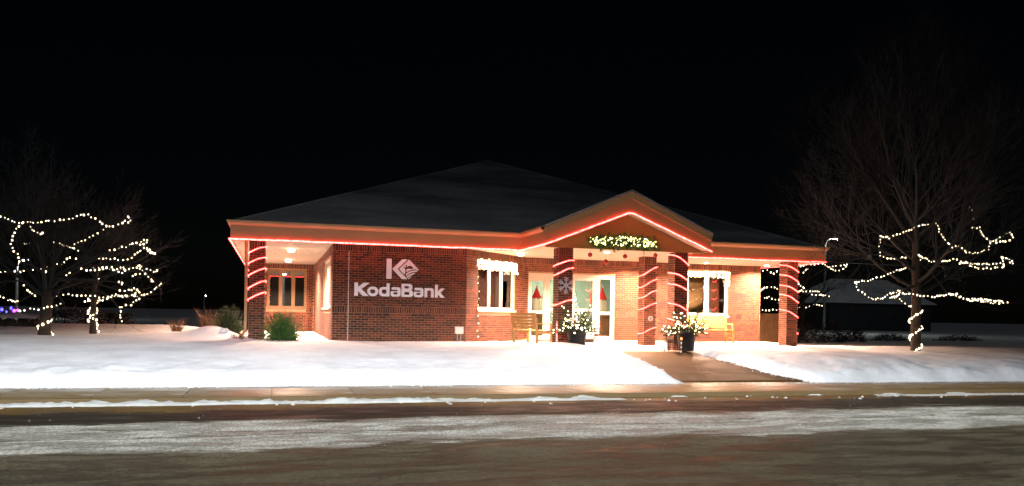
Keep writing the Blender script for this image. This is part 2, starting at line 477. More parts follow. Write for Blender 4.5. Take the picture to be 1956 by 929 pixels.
# porch slab
m = MB()
ya, yb = 21.335, 26.5
m.add([(5.0, ya, -.3), (17.3, ya, -.3), (17.3, yb, -.3), (5.0, yb, -.3),
       (5.0, ya, slab(ya)), (17.3, ya, slab(ya)), (17.3, yb, 0), (5.0, yb, 0)],
      [[0, 3, 2, 1], [4, 5, 6, 7], [0, 1, 5, 4], [1, 2, 6, 5], [2, 3, 7, 6], [3, 0, 4, 7]])
tag(m.build('porch_floor', 'porch_concrete'), kind='structure')

# snow field: one height sheet, cut by sidewalk, walk, porch and building
def nz(x, y, s, seed=0): return noise.fractal(Vector((x * s, y * s, seed)), .9, 2.1, 4)
def bare_d(X, Y):
    """distance outside the cleared ground (negative inside)"""
    d1 = Y - (SW1 + .02 + .05 * nz(X, 0, 1.3, 3))
    j = .10 * nz(X, Y, 1.5, 5) + .06 * nz(X, Y, 6, 15)
    d2 = max(XL(Y) - X, X - XR(Y)) + j if 16.5 < Y < 21.45 else 9
    d3 = 9
    if Y >= 20.8:
        dx = max(8.15 - X, X - 11.75) + j; dy = max(21.3 - Y, 0)
        d3 = math.hypot(max(dx, 0), dy) if (dx > 0 or dy > 0) else -1
    # walls and porch apron on the east side stay clear close to the wall
    return min(d1, d2, d3)
def snow_h(X, Y):
    b = table(Y, [(17.2, -.62), (17.5, -.50), (17.9, -.40), (18.6, -.27), (19.6, -.13), (21, -.03), (22.5, .02), (24, 0.0), (26, -.02), (32, .0), (60, .05), (200, 1.0)])
    # west lawn: long swell behind the trees
    w = sstep((-.8 - X) / 3.0)
    b += w * (.06 * sstep((Y - 20) / 4) + .20 * sstep((Y - 25) / 4.5) * (1 - .9 * sstep((Y - 31.5) / 6)) - .10 * sstep((Y - 34) / 8))
    # pile heaped beside the walk, and along the east bank
    b += .20 * math.exp(-((X - 7.2) / 1.1) ** 2 - ((Y - 20.3) / 1.0) ** 2) + .06 * math.exp(-((X - 8.0) / 1.0) ** 2 - ((Y - 18.6) / .8) ** 2)
    b += .10 * math.exp(-((X - 13.9) / .9) ** 2 - ((Y - 19.2) / .8) ** 2) + .10 * math.exp(-((X - 15.6) / 1.0) ** 2 - ((Y - 18.6) / .7) ** 2)
    b += .12 * math.exp(-((X - 21.5) / 1.6) ** 2 - ((Y - 18.6) / .8) ** 2)
    # drift by the west corner of the building
    b += .34 * math.exp(-((X + 1.55) / .7) ** 2 - ((Y - 24.1) / .6) ** 2) + .12 * math.exp(-((X + 2.6) / .9) ** 2 - ((Y - 24.6) / .8) ** 2)
    e = sstep((X - 10.5) / 3)
    b += -.06 * e * sstep((Y - 19.5) / 2)
    if X > 17.2: b -= .10 * sstep((Y - 24) / 4)
    lump = .035 + .05 * e + .03 * math.exp(-((X - 7.5) / 3) ** 2)
    front = sstep((19.6 - Y) / 2.0)
    b += lump * nz(X, Y, .9, 1) * (.35 + .9 * front) + .026 * nz(X, Y, 3.0, 2) * (front + .35 * e + .1) + .028 * nz(X, Y, 7.0, 6) * (front + .25 * e)
    b += .025 * nz(X, Y, .25, 9)
    return b
def in_build(X, Y):
    if -.6 < X < 17.0 and Y > 35.0: return True
    if 1.65 < X < 17.0 and Y > 26.5: return True
    return 1.65 < X < 8.0 and Y > 23.85 and X - Y < 5.45 - 23.8 - .05 + 0
xs = [-260, -180, -120, -80, -55, -40, -30, -24, -20, -17, -15]
x = -14.0
while x < 26: xs.append(x); x += .11
xs += [27, 28.5, 30, 33, 37, 42, 50, 60, 80, 120, 180, 260]
ysn = []
y = 17.12
while y < 24.2: ysn.append(y); y += .055
while y < 34: ysn.append(y); y += .25
ysn += [34.9, 36, 37.5, 39, 41, 44, 48, 53, 60, 70, 85, 110, 150, 220, 320]
V = []; idx = {}
for j, y in enumerate(ysn):
    for i, x in enumerate(xs):
        d = bare_d(x, y)
        hb = snow_h(x, y)
        floor_z = slab(y)
        if d <= 0: z = floor_z - .06 + d * .05
        else:
            z = lerp(floor_z - .02, hb, sstep(.28 + d / .5) if d < .36 else 1.0)
        if in_build(x, y): z = -.25
        V.append((x, y, max(z, -.84)))
nx = len(xs)
Fc = [[j * nx + i, j * nx + i + 1, (j + 1) * nx + i + 1, (j + 1) * nx + i] for j in range(len(ysn) - 1) for i in range(nx - 1)]
sm = MB(); sm.v = [Vector(v) for v in V]; sm.f = Fc
tag(sm.build('snow_ground', 'snow', smooth=True), kind='structure')

# ploughed ridge of snow along the kerb, thinning out to the east
m = MB(); rows = []
x = -40.0; pts = []
while x < 30:
    amp = table(x, [(-40, 1), (2.0, 1.0), (5.0, .55), (7.0, .12), (9, .0), (13, .22), (16, .38), (18, .22), (21, .35), (30, .3)])
    g = amp * (.62 + .75 * nz(x, 0, 1.1, 11)) + .03 * nz(x, 1, 7, 4) * (amp > .05)
    y0, y1 = 14.78 + .14 * nz(x, 0, .8, 21), 15.22 + .10 * nz(x, 0, 1.1, 22)
    row = []
    for q in range(9):
        t = q / 8
        yy = lerp(y0, y1, t)
        hgt = max(0, g) * .078 * math.sin(math.pi * t) ** .7 + .045 * nz(x, yy, 7, 31) * math.sin(math.pi * t) * amp
        zb = lerp(ROADZ, WALKZ, sstep((yy - 15.2) / .1))
        row.append(Vector((x, yy, zb - .03 + hgt * (1 if amp > .02 else 0) + (.028 if .1 < t < .9 and amp > .2 else 0))))
    rows.append(row); x += .09
for a, b in zip(rows, rows[1:]):
    pass
m.v = [p for r in rows for p in r]
m.f = [[i * 9 + q, (i + 1) * 9 + q, (i + 1) * 9 + q + 1, i * 9 + q + 1] for i in range(len(rows) - 1) for q in range(8)]
tag(m.build('snow_ridge', 'dirty_snow', smooth=True), kind='structure')

# ------------------------------------------------------------------ the bank
EY, EX0, EX1 = 23.25, -1.14, 17.40       # front eave line, west and east eave
GX0, GX1, GY = 6.98, 12.00, 21.15        # portico gable
HS, FT = 2.75, 3.22                      # soffit, gutter top
BY, MY, KY = 23.80, 26.45, 34.90         # sign wall, entrance wall, recessed west wall
bank = thing('bank_building', (8, 26, 0), 'single-storey red brick bank with low hip roof and lit entrance porch', 'building')

BH, BL, MJ, PR = .0583, .194, .0095, .008
N_SINGLE = [0]
brick_me = {}
def brick_obj(parent, o, U, Nn, u0, u1, z0, z1):
    """one brick as an object; alike bricks share their mesh"""
    key = (round(u1 - u0, 4), round(z1 - z0, 4), tuple(round(v, 3) for v in U))
    if key not in brick_me:
        w, h = u1 - u0, z1 - z0
        p = [U * 0, U * w, U * w + Vector((0, 0, h)), Vector((0, 0, h))]
        q = [v + Nn * PR for v in p]
        me = bpy.data.meshes.new('brick')
        me.from_pydata([tuple(v) for v in p + q], [], [[4, 5, 6, 7], [0, 1, 5, 4], [1, 2, 6, 5], [2, 3, 7, 6], [3, 0, 4, 7]])
        me.materials.append(MAT['brick']); brick_me[key] = me
    ob = bpy.data.objects.new('brick', brick_me[key]); col.objects.link(ob)
    ob.parent = parent
    ob.location = Vector(o) + U * u0 + Vector((0, 0, z0)) - wloc(parent)
    N_SINGLE[0] += 1
def brickwork(parent, o, U, Nn, length, z0, z1, openings=(), soldiers=(), singles=None, uoff=0.0):
    """bricks on the wall plane through o along U with outward normal Nn"""
    o = Vector(o); U = Vector(U).normalized(); Nn = Vector(Nn).normalized()
    m = MB()
    def put(u0, u1, a, b, whole):
        u0 = max(u0, .004); u1 = min(u1, length - .004)
        if u1 - u0 < .03: return
        for (p0, p1, q0, q1) in openings:
            if b > q0 and a < q1 and u1 > p0 and u0 < p1:
                # cut at the opening
                if u0 < p0 - .03: put(u0, p0 - .006, a, b, False)
                if u1 > p1 + .03: put(p1 + .006, u1, a, b, False)
                return
        if whole and singles and N_SINGLE[0] < 300 and singles(u0, a):
            brick_obj(parent, o, U, Nn, u0, u1, a, b); return
        p = [o + U * u0 + Vector((0, 0, a)), o + U * u1 + Vector((0, 0, a)), o + U * u1 + Vector((0, 0, b)), o + U * u0 + Vector((0, 0, b))]
        q = [v + Nn * PR for v in p]
        m.add(p + q, [[4, 5, 6, 7], [0, 1, 5, 4], [1, 2, 6, 5], [2, 3, 7, 6], [3, 0, 4, 7]])
    z = z0; row = 0
    while z < z1 - .02:
        band = [s for s in soldiers if s[0] - .02 <= z < s[1] - .02]
        if band:
            zb = min(band[0][1], z1); u = 0
            while u < length:
                put(u, u + BH, z + MJ / 2, zb - MJ / 2, True); u += BH + MJ
            z = zb
        else:
            zt = z + BH + MJ
            nxt = [s[0] for s in soldiers if z < s[0] < zt + .02]
            if nxt: zt = nxt[0]
            zt = min(zt, z1)
            if zt - z > .025:
                u = uoff - (BL + MJ) * (.5 if row % 2 else 0)
                while u < length:
                    put(u, u + BL, z + MJ / 2, zt - MJ / 2, zt - z > .06 and u >= 0 and u + BL < length - .01); u += BL + MJ
            z = zt; row += 1
    if m.v: tag(m.build('bricks', 'brick', parent), kind='stuff')
def wall(o, U, Nn, length, z0, z1, openings=(), soldiers=(), thick=.24, singles=None, name='wall', start=0.0, end=0.0):
    """mortar body with openings, plus brickwork"""
    o = Vector(o); U = Vector(U).normalized(); Nn = Vector(Nn).normalized()
    T = lambda u, v, z: o + U * u - Nn * v + Vector((0, 0, z))
    m = MB(); u = start; L = length - end
    for (a, b, c, d) in sorted(openings):
        m.box(u, a, 0, thick, z0, z1, T); m.box(a, b, 0, thick, z0, c, T); m.box(a, b, 0, thick, d, z1, T); u = b
    m.box(u, L, 0, thick, z0, z1, T)
    w = m.build(name, 'mortar', bank)
    brickwork(w, o, U, Nn, length, z0 + .005, z1, openings, soldiers, singles)
    return w
def window(o, U, Nn, u0, u1, z0, z1, panes, mat='white_frame', fw=.055, mull=.07, setback=.05, sill=True):
    o = Vector(o); U = Vector(U).normalized(); Nn = Vector(Nn).normalized()
    T = lambda u, v, z: o + U * u - Nn * v + Vector((0, 0, z))
    m = MB()
    v0, v1 = setback, setback + .09
    m.box(u0, u1, v0, v1, z1 - fw, z1, T); m.box(u0, u1, v0, v1, z0, z0 + fw, T)
    m.box(u0, u0 + fw, v0, v1, z0 + fw, z1 - fw, T); m.box(u1 - fw, u1, v0, v1, z0 + fw, z1 - fw, T)
    w = m.build('window', mat, bank)
    xs_ = []; pw = (u1 - u0 - 2 * fw - mull * (panes - 1)) / panes
    a = u0 + fw
    for i in range(panes):
        MB().box(a, a + pw, v0 + .045, v0 + .051, z0 + fw, z1 - fw, T).build('pane', 'glass', w)
        # inner sash
        s = MB(); q = .028
        for bx in ((a, a + pw, z1 - fw - q, z1 - fw), (a, a + pw, z0 + fw, z0 + fw + q), (a, a + q, z0 + fw + q, z1 - fw - q), (a + pw - q, a + pw, z0 + fw + q, z1 - fw - q)):
            s.box(bx[0], bx[1], v0 + .02, v0 + .044, bx[2], bx[3], T)
        s.build('sash', mat, w)
        if i < panes - 1:
            MB().box(a + pw, a + pw + mull, v0 - .004, v1, z0 + fw, z1 - fw, T).build('mullion', mat, w)
        a += pw + mull
    if sill:
        MB().box(u0 - .04, u1 + .04, -.05, setback - .002, z0 - .055, z0 - .002, T).build('sill', mat, w)
    return w
SOL = [(.80, 1.00), (2.55, 2.745)]
# sign wall (front of the west bay)
wall((1.59, BY, 0), (1, 0, 0), (0, -1, 0), 3.86, -.1, 2.745, (), SOL,
     singles=lambda u, z: 1.02 < z < 2.45)
MB().box(2.022, 2.037, BY - .0095, BY - .001, 0, 2.55).build('control_joint', 'white_frame', bank)
# west side of that bay, with a window seen edge-on
OP_W = (.85, 4.6, .95, 2.48)
wall((1.59, KY, 0), (0, -1, 0), (-1, 0, 0), KY - BY, -.1, 2.745, ((KY - BY - OP_W[1], KY - BY - OP_W[0], OP_W[2], OP_W[3]),), SOL, end=.24)
window((1.59, KY, 0), (0, -1, 0), (-1, 0, 0), KY - BY - OP_W[1], KY - BY - OP_W[0], OP_W[2], OP_W[3], 3)
# recessed west wall
wall((-.75, KY, 0), (1, 0, 0), (0, -1, 0), 2.10, -.25, 2.745, ((.62, 2.00 + .05, .95, 2.52),) if False else ((.50, 2.02, .95, 2.52),), SOL)
window((-.75, KY, 0), (1, 0, 0), (0, -1, 0), .50, 2.02, .95, 2.52, 3, mull=.09, mat='brown_frame')
MB().box(1.35, 1.589, KY + .01, KY + .24, -.25, 2.745).build('wall', 'mortar', bank)
brickwork(bank.children[-1], (1.35, KY, 0), (1, 0, 0), (0, -1, 0), .235, -.25, 2.745, (), SOL)
# angled bay wall
S2 = math.sqrt(.5)
BAYL = math.hypot(8.08 - 5.45, MY - BY + .0)
BU = Vector((8.08 - 5.45, MY - BY, 0)).normalized(); BN = Vector((BU.y, -BU.x, 0))
wall((5.45, BY, 0), BU, BN, BAYL, -.1, 2.745, ((.66, 3.0, .96, 2.47),), SOL)
window((5.45, BY, 0), BU, BN, .66, 3.0, .96, 2.47, 3)
# entrance wall
EW0, EW1 = 8.08, 17.04
OPD = (8.19 - EW0, 11.32 - EW0, 0.0, 2.24)
OPR = (14.08 - EW0, 15.72 - EW0, .92, 2.50)
wall((EW0, MY, 0), (1, 0, 0), (0, -1, 0), EW1 - EW0, -.1, 2.745, (OPD, OPR), SOL, start=.0)
window((EW0, MY, 0), (1, 0, 0), (0, -1, 0), *OPR, 2, fw=.06, mull=.11)
# east, back and west outer walls
wall((EW1, MY, 0), (0, 1, 0), (1, 0, 0), 41.2 - MY, -.1, 2.745, (), SOL, start=.24)
m = MB(); m.box(-.74, EW1 - .001, 40.96, 41.2, -.3, 2.745); m.box(-.75, -.51, KY + .241, 40.95, -.3, 2.745)
m.build('back_wall', 'brick', bank)

# storefront: sidelight, two doors, sidelight
T_ = lambda u, v, z: Vector((u, MY + v, z))
m = MB()
DX = [8.19, 8.83, 9.755, 10.68, 11.32]
m.box(8.19, 11.32, .03, .13, 2.16, 2.24, T_)
for x in DX: 
    a = min(max(x - .035, 8.19), 11.25); m.box(a, a + .07, .03, .13, .0, 2.16, T_) if x not in (9.755,) else None
fr = m.build('entrance_frame', 'white_frame', bank)
def sidelight(x0, x1, rail, hdr):
    a, b = x0, x1
    s = MB(); q = .06
    s.box(a, b, .05, .11, 0, .14, T_); s.box(a, b, .05, .11, rail - .05, rail + .05, T_)
    s.box(a, b, .05, .11, hdr, 2.16, T_); s.box(a, a + q, .05, .11, .14, rail - .05, T_); s.box(b - q, b, .05, .11, .14, rail - .05, T_)
    s.box(a, a + q, .05, .11, rail + .05, hdr, T_); s.box(b - q, b, .05, .11, rail + .05, hdr, T_)
    w = s.build('sidelight', 'white_frame', bank)
    MB().box(a + q, b - q, .075, .081, .14, rail - .05, T_).build('pane', 'glass', w)
    MB().box(a + q, b - q, .075, .081, rail + .05, hdr, T_).build('pane', 'glass', w)
sidelight(8.262, 8.794, .93, 1.98)
sidelight(10.716, 11.249, .93, 2.10)
for (a, b, hs) in ((8.866, 9.752, 1), (9.757, 10.644, -1)):
    s = MB(); q = .11
    s.box(a, a + q, .055, .10, .01, 2.155, T_); s.box(b - q, b, .055, .10, .01, 2.155, T_)
    s.box(a + q, b - q, .055, .10, .01, .26, T_); s.box(a + q, b - q, .055, .10, 2.04, 2.155, T_); s.box(a + q, b - q, .055, .10, .98, 1.07, T_)
    d = s.build('door', 'white_frame', bank)
    MB().box(a + q, b - q, .075, .081, .26, .98, T_).build('pane', 'glass', d)
    MB().box(a + q, b - q, .075, .081, 1.07, 2.04, T_).build('pane', 'glass', d)
    hx = b - .06 if hs > 0 else a + .06
    MB().tube([T_(hx, .05, .95), T_(hx, .0, .97), T_(hx, .0, 1.25), T_(hx, .05, 1.27)], .014, 6).build('handle', 'grey_metal', d)

# ceiling / soffit sheet, one level for porch and rooms
m = MB()
m.box(EX0 + .02, EX1 - .02, EY + .02, 41.7, HS - .003 + .003, HS + .02)
m.box(GX0 + .02, GX1 - .02, GY + .46, EY + .02, HS, HS + .02)
m.build('soffit', 'soffit', bank)
# fascia and gutter swept round the eaves
def sweep(path, prof, name, mat):
    path = [Vector((*p, 0)) for p in path]; m = MB(); n = len(prof)
    for i, p in enumerate(path):
        d0 = (p - path[i - 1]).normalized() if i else None
        d1 = (path[i + 1] - p).normalized() if i < len(path) - 1 else None
        d0 = d0 or d1; d1 = d1 or d0
        n0 = Vector((d0.y, -d0.x, 0)); n1 = Vector((d1.y, -d1.x, 0))
        b = (n0 + n1); b = b / max(.2, b.dot(n0)) if b.length > 1e-6 else n0
        for (o, z) in prof: m.v.append(p + b * o + Vector((0, 0, z)))
    for i in range(len(path) - 1):
        for k in range(n):
            k2 = (k + 1) % n
            m.f.append([i * n + k, (i + 1) * n + k, (i + 1) * n + k2, i * n + k2])
    L = len(path) - 1
    m.f.append([k for k in range(n)]); m.f.append([L * n + k for k in range(n)][::-1])
    return m.build(name, mat, bank)
PW = [(EX0, 41.7), (EX0, EY), (GX0, EY), (GX0, GY + .05)]
PE = [(GX1, GY + .05), (GX1, EY), (EX1, EY), (EX1, 41.7)]
for P in (PW, PE):
    sweep(P, [(-.03, 2.725), (0, 2.725), (0, 3.085), (-.03, 3.085)], 'fascia', 'fascia')
    sweep(P, [(-.02, 3.088), (.028, 3.088), (.040, 3.11), (.075, 3.135), (.092, 3.17), (.095, FT), (.082, FT), (.078, 3.175), (.06, 3.15), (-.02, 3.15)], 'gutter', 'gutter')
# hip roof
AP = ((EX0 + EX1) / 2 + .1, 32.45, 7.02)
e = .0
rz = 3.17
c4 = [(EX0, EY, rz), (EX1, EY, rz), (EX1, 41.7, rz), (EX0, 41.7, rz)]
m = MB(); m.add(c4 + [AP], [[0, 1, 4], [1, 2, 4], [2, 3, 4], [3, 0, 4]])
m.add([(x, y, z - .06) for x, y, z in c4] , [[3, 2, 1, 0]])
for i in range(4):
    a, b = c4[i], c4[(i + 1) % 4]
    m.quad((a[0], a[1], a[2] - .06), (b[0], b[1], b[2] - .06), b, a)
roof = m.build('roof', 'roof', bank)
for c in c4:
    MB().tube([Vector(c) + Vector((0, 0, .0)), Vector(AP) + Vector((0, 0, .01))], .05, 4).build('hip_cap', 'roof', roof)
MB().tube([(12.42, 24.3, 3.55), (12.42, 24.3, 3.98)], .04, 8).build('vent_pipe', 'white_frame', roof)
# portico gable
GA = (GX0 + GX1) / 2
ZA0, ZA1 = 3.74, 4.30                    # rake underside and roof top at the apex
m = MB()
th = .05
for s in (0, 1):
    x0 = GX0 - .02 if s == 0 else GX1 + .02
    pts = [(x0, GY - .09, 3.20), (GA, GY - .09, ZA1), (GA, 26.4, ZA1), (x0, 26.4, 3.20)]
    m.prism(pts, (0, 0, th))
m.build('gable_roof', 'roof', roof)
def rake(y0, y1, zl0, zl1, za0, za1, name, mat):
    """two boards meeting at the apex: lower/upper height at the eave and at the apex"""
    for x0 in (GX0, GX1):
        m = MB()
        sgn = 1 if x0 == GX0 else -1
        g = GA - sgn * .001
        m.prism([(x0, y0, zl0), (g, y0, za0), (g, y0, za1), (x0, y0, zl1)], (0, y1 - y0, 0))
        m.build(name, mat, bank)
rake(GY, GY + .04, 2.725, 3.02, ZA0 - .02, 4.10, 'rake_board', 'fascia')
rake(GY - .05, GY + .04, 3.023, 3.195, 4.103, 4.295, 'rake_trim', 'gutter')
for x0 in (GX0, GX1):
    m = MB(); s = 1 if x0 == GX0 else -1
    m.prism([(x0 + s * .01, GY + .041, 2.755), (GA - s * .001, GY + .041, ZA0 + .005), (GA - s * .001, GY + .041, ZA0 + .03), (x0 + s * .01, GY + .041, 2.78)], (0, .42, 0))
    m.build('rake_soffit', 'soffit', bank)
MB().prism([(GX0 + .05, GY + .44, HS + .002), (GX1 - .05, GY + .44, HS + .002), (GA, GY + .44, ZA0 + .02)], (0, .04, 0)).build('gable_panel', 'gable_panel', bank)
MB().box(GX0 + .2, GX1 - .02, GY + .425, GY + .50, HS - .045, HS - .002).build('gable_beam', 'gable_panel', bank)

# brick columns
def column(x0, y0, zb, w=.42):
    c = MB().box(x0, x0 + w, y0, y0 + w, zb - .2, HS - .004 - (.04 if y0 < 22 else 0)).build('column', 'mortar', bank)
    zt = HS - .004 - (.04 if y0 < 22 else 0)
    sol = [(2.50, zt)]
    for o, U, Nn in (((x0, y0, 0), (1, 0, 0), (0, -1, 0)), ((x0, y0 + w, 0), (0, -1, 0), (-1, 0, 0)),
                     ((x0 + w, y0, 0), (0, 1, 0), (1, 0, 0)), ((x0 + w, y0 + w, 0), (-1, 0, 0), (0, 1, 0))):
        brickwork(c, o, U, Nn, w, zb - .18, zt, (), sol, None, 0.0)
    return c
COLS = {'west': (-.66, BY, 0), 'pfl': (7.56, 21.62, -.1), 'pfr': (11.11, 21.62, -.1), 'mid': (11.27, 24.0, -.05), 'east': (16.34, BY, -.02)}
for k in COLS: column(*COLS[k])
# downspout on the west column
MB().tube(smooth_path([(-.80, 23.36, 3.08), (-.80, 23.45, 2.95), (-.735, 23.84, 2.65), (-.735, 23.84, .35), (-.76, 23.75, .2), (-.85, 23.6, .12)], 1), .045, 6).build('downspout', 'gutter', bank)

# rooms behind the glass
m = MB()
m.box(1.84, 16.79, 40.6, 40.7, -.02, 2.745)                # rear
m.box(8.09, 13.0, 30.5, 30.6, 0, 2.745)                    # lobby rear wall
m.box(13.0, 13.1, 26.75, 40.5, 0, 2.745)                   # lobby / east office
m.box(7.95, 8.05, 26.80, 40.5, 0, 2.745)                   # west office / lobby
m.build('interior_wall', 'interior_wall', bank)
MB().box(1.90, 7.94, 28.6, 28.7, 0, 2.745).build('office_rear_wall', 'interior_brown', bank)
m = MB(); m.box(1.84, 16.79, 26.72, 40.9, -.05, .002); m.box(1.84, 7.9, 26.4, 26.72, -.05, .002)
m.add([(1.9, 24.1, .002), (5.4, 24.1, .002), (7.9, 26.4, .002), (1.9, 26.4, .002)], [[0, 1, 2, 3]])
m.build('interior_floor', 'interior_floor', bank)
# blinds behind the west windows and the east office
m = MB(); m.box(-.4, 1.45, KY + .30, KY + .32, .8, 2.7)
m.build('blind', 'dark_metal', bank)
m = MB(); m.box(13.6, 16.5, MY + .9, MY + .94, 0.0, 2.7)
m.build('office_screen', 'interior_brown', bank)
# framed notices on the lobby wall
for (x, z, w, h, mm) in ((11.05, 1.55, .5, .7, 'poster_white'), (11.05, 1.58, .34, .2, 'poster'), (12.2, 1.5, .4, .55, 'poster')):
    MB().box(x - w / 2, x + w / 2, 30.47 - (.012 if mm == 'poster' and x < 12 else 0), 30.495, z - h / 2, z + h / 2).build('notice', mm, bank)

# ------------------------------------------------------------------ sign lettering
def contour(sdf, x0, x1, z0, z1, cell=.0085):
    """flat shape from a distance function: list of polygons in the plane"""
    nx_, nz_ = int((x1 - x0) / cell) + 2, int((z1 - z0) / cell) + 2
    val = {}
    for i in range(nx_ + 1):
        for j in range(nz_ + 1):
            v = sdf(x0 + i * cell, z0 + j * cell)
            val[i, j] = v if abs(v) > 1e-5 else 1e-5
    polys = []
    for i in range(nx_):
        for j in range(nz_):
            c = [(i, j), (i + 1, j), (i + 1, j + 1), (i, j + 1)]
            vv = [val[q] for q in c]
            if min(vv) > 0: continue
            pts = [(x0 + a * cell, z0 + b * cell) for a, b in c]
            if max(vv) < 0: polys.append(pts); continue
            out = []
            for k_ in range(4):
                a, b = k_, (k_ + 1) % 4
                if vv[a] < 0: out.append(pts[a])
                if vv[a] * vv[b] < 0:
                    t = vv[a] / (vv[a] - vv[b]); out.append((lerp(pts[a][0], pts[b][0], t), lerp(pts[a][1], pts[b][1], t)))
            if len(out) > 2: polys.append(out)
    return polys
def raised(polys, X, Y, Z, depth, name, mat, parent):
    bm = bmesh.new()
    o0 = wloc(parent)
    for p in polys:
        try: bm.faces.new([bm.verts.new(Vector((X + a, Y, Z + b)) - o0) for a, b in p])
        except ValueError: pass
    bmesh.ops.remove_doubles(bm, verts=bm.verts, dist=.0006)
    bmesh.ops.dissolve_limit(bm, angle_limit=.02, verts=bm.verts, edges=bm.edges)
    r = bmesh.ops.extrude_edge_only(bm, edges=[e for e in bm.edges if e.is_boundary])
    bmesh.ops.translate(bm, vec=(0, depth, 0), verts=[v for v in r['geom'] if isinstance(v, bmesh.types.BMVert)])
    bmesh.ops.recalc_face_normals(bm, faces=bm.faces)
    me = bpy.data.meshes.new(name); bm.to_mesh(me); bm.free(); me.materials.append(MAT[mat])
    ob = bpy.data.objects.new(name, me); col.objects.link(ob); ob.parent = parent
    return ob
def seg(px, pz, a, b, w):                # capped flat-ended bar
    dx, dz = b[0] - a[0], b[1] - a[1]; L = math.hypot(dx, dz); ux, uz = dx / L, dz / L
    rx, rz_ = px - a[0], pz - a[1]; s = rx * ux + rz_ * uz; t = abs(-rx * uz + rz_ * ux)
    return max(t - w / 2, -s, s - L)
def rbox(px, pz, cx, cz, hx, hz, r):
    qx, qz = abs(px - cx) - hx + r, abs(pz - cz) - hz + r
    return math.hypot(max(qx, 0), max(qz, 0)) + min(max(qx, qz), 0) - r
def bx2(px, pz, x0, x1, z0, z1): return rbox(px, pz, (x0 + x1) / 2, (z0 + z1) / 2, (x1 - x0) / 2, (z1 - z0) / 2, 0)
CAP, XH, ST = .375, .272, .078
def g_K(x, z):
    d = bx2(x, z, 0, .10, 0, CAP)
    a = seg(x, z, (.10, CAP * .50), (.40, CAP * 1.12), .105); b = seg(x, z, (.10, CAP * .56), (.42, -.09), .115)
    return min(d, max(min(a, b), -z, z - CAP, .085 - x))
def ring(x, z, cx, cz, hx, hz, r, w=ST):
    return max(rbox(x, z, cx, cz, hx, hz, r), -rbox(x, z, cx, cz, hx - w, hz - w * .95, max(.01, r - w * .8)))
def g_o(x, z): return ring(x, z, .155, XH / 2, .155, XH / 2, .135)
def g_d(x, z): return min(ring(x, z, .15, XH / 2, .15, XH / 2, .115), bx2(x, z, .215, .30, 0, CAP))
def g_a(x, z):
    top = max(bx2(x, z, .02, .22, XH - .07, XH), -9); body = rbox(x, z, .14, XH / 2, .14, XH / 2, .07)
    d = min(max(body, -bx2(x, z, -1, .195, .155, XH - .072), -rbox(x, z, .135, .095, .060, .030, .02)), 9)
    return max(d, -bx2(x, z, -.1, .025, .155, XH + .1))
def g_B(x, z):
    d = rbox(x, z, .16, CAP * .26, .175, CAP * .26, .08); u = rbox(x, z, .15, CAP * .74, .165, CAP * .26, .08)
    d = min(d, u, bx2(x, z, -.015, .13, 0, CAP))
    d = max(d, -rbox(x, z, .155, CAP * .275, .075, .042, .03), -rbox(x, z, .15, CAP * .735, .068, .036, .03), -.0 - x)
    return d
def g_n(x, z):
    o_ = rbox(x, z, .135, XH / 2 - .1, .135, XH / 2 + .1, .075)
    return max(min(max(o_, -rbox(x, z, .135, XH / 2 - .14, .135 - ST, XH / 2 + .1 - .03, .03)), bx2(x, z, 0, ST, 0, XH)), -z)
def g_k(x, z):
    d = bx2(x, z, 0, .085, 0, CAP)
    a = seg(x, z, (.08, .115), (.29, .33), .085); b = seg(x, z, (.08, .165), (.30, -.07), .09)
    return min(d, max(min(a, b), -z, z - XH, .07 - x))
sign = thing('bank_sign', (3.49, BY, 1.29), 'raised white bank name and diamond emblem on the dark brick wall', 'sign')
xx = 2.19; base = 1.285
for g, w, dx in ((g_K, .40, 0), (g_o, .31, -.035), (g_d, .30, .022), (g_a, .28, .035), (g_B, .335, .028), (g_a, .28, .022), (g_n, .27, .035), (g_k, .30, .035)):
    xx += dx
    raised(contour(g, -.02, w + .02, -.02, CAP + .02), xx, BY - .055, base, .04, 'letter', 'sign_white', sign)
    xx += w
LK = .575
def g_bigK(x, z):
    d = bx2(x, z, 0, .145, 0, LK)
    D = lambda q: abs(x - .635) + abs(z - LK / 2) - q          # diamond distance
    arm = max(.30 * 0 + (D(.47)) / 1.414, -(D(.315)) / 1.414, -z, z - LK, x - .60, .155 - x)
    return min(d, arm)
raised(contour(g_bigK, -.02, .66, -.02, LK + .02), 3.09, BY - .055, 1.795, .04, 'emblem_letter', 'sign_white', sign)
def g_dia(x, z):
    x0 = x - .645; z0 = z - LK / 2
    d = (abs(x0) + abs(z0) - .285) / 1.414
    sunr = math.hypot(x0 - .035, z0 - .015)
    sun_ = max(abs(sunr - .072) - .017, .02 - z0)
    sunf = max(sunr - .088, .015 - z0)
    furrow = min(abs(math.hypot(x0 - .20, z0 + .44) - r) - .013 for r in (.43, .355, .285))
    furrow = max(furrow, x0 - .24)
    leaf = min(seg(x0, z0, (-.10, -.25), (-.075, .12), .034), seg(x0, z0, (-.09, -.02), (-.02, .085), .028), seg(x0, z0, (-.08, -.02), (-.15, .07), .026))
    return max(d, -sunf, -furrow, -leaf)
raised(contour(g_dia, .33, .96, -.03, LK + .03, .007), 3.09, BY - .055, 1.795, .04, 'emblem_diamond', 'sign_white', sign)

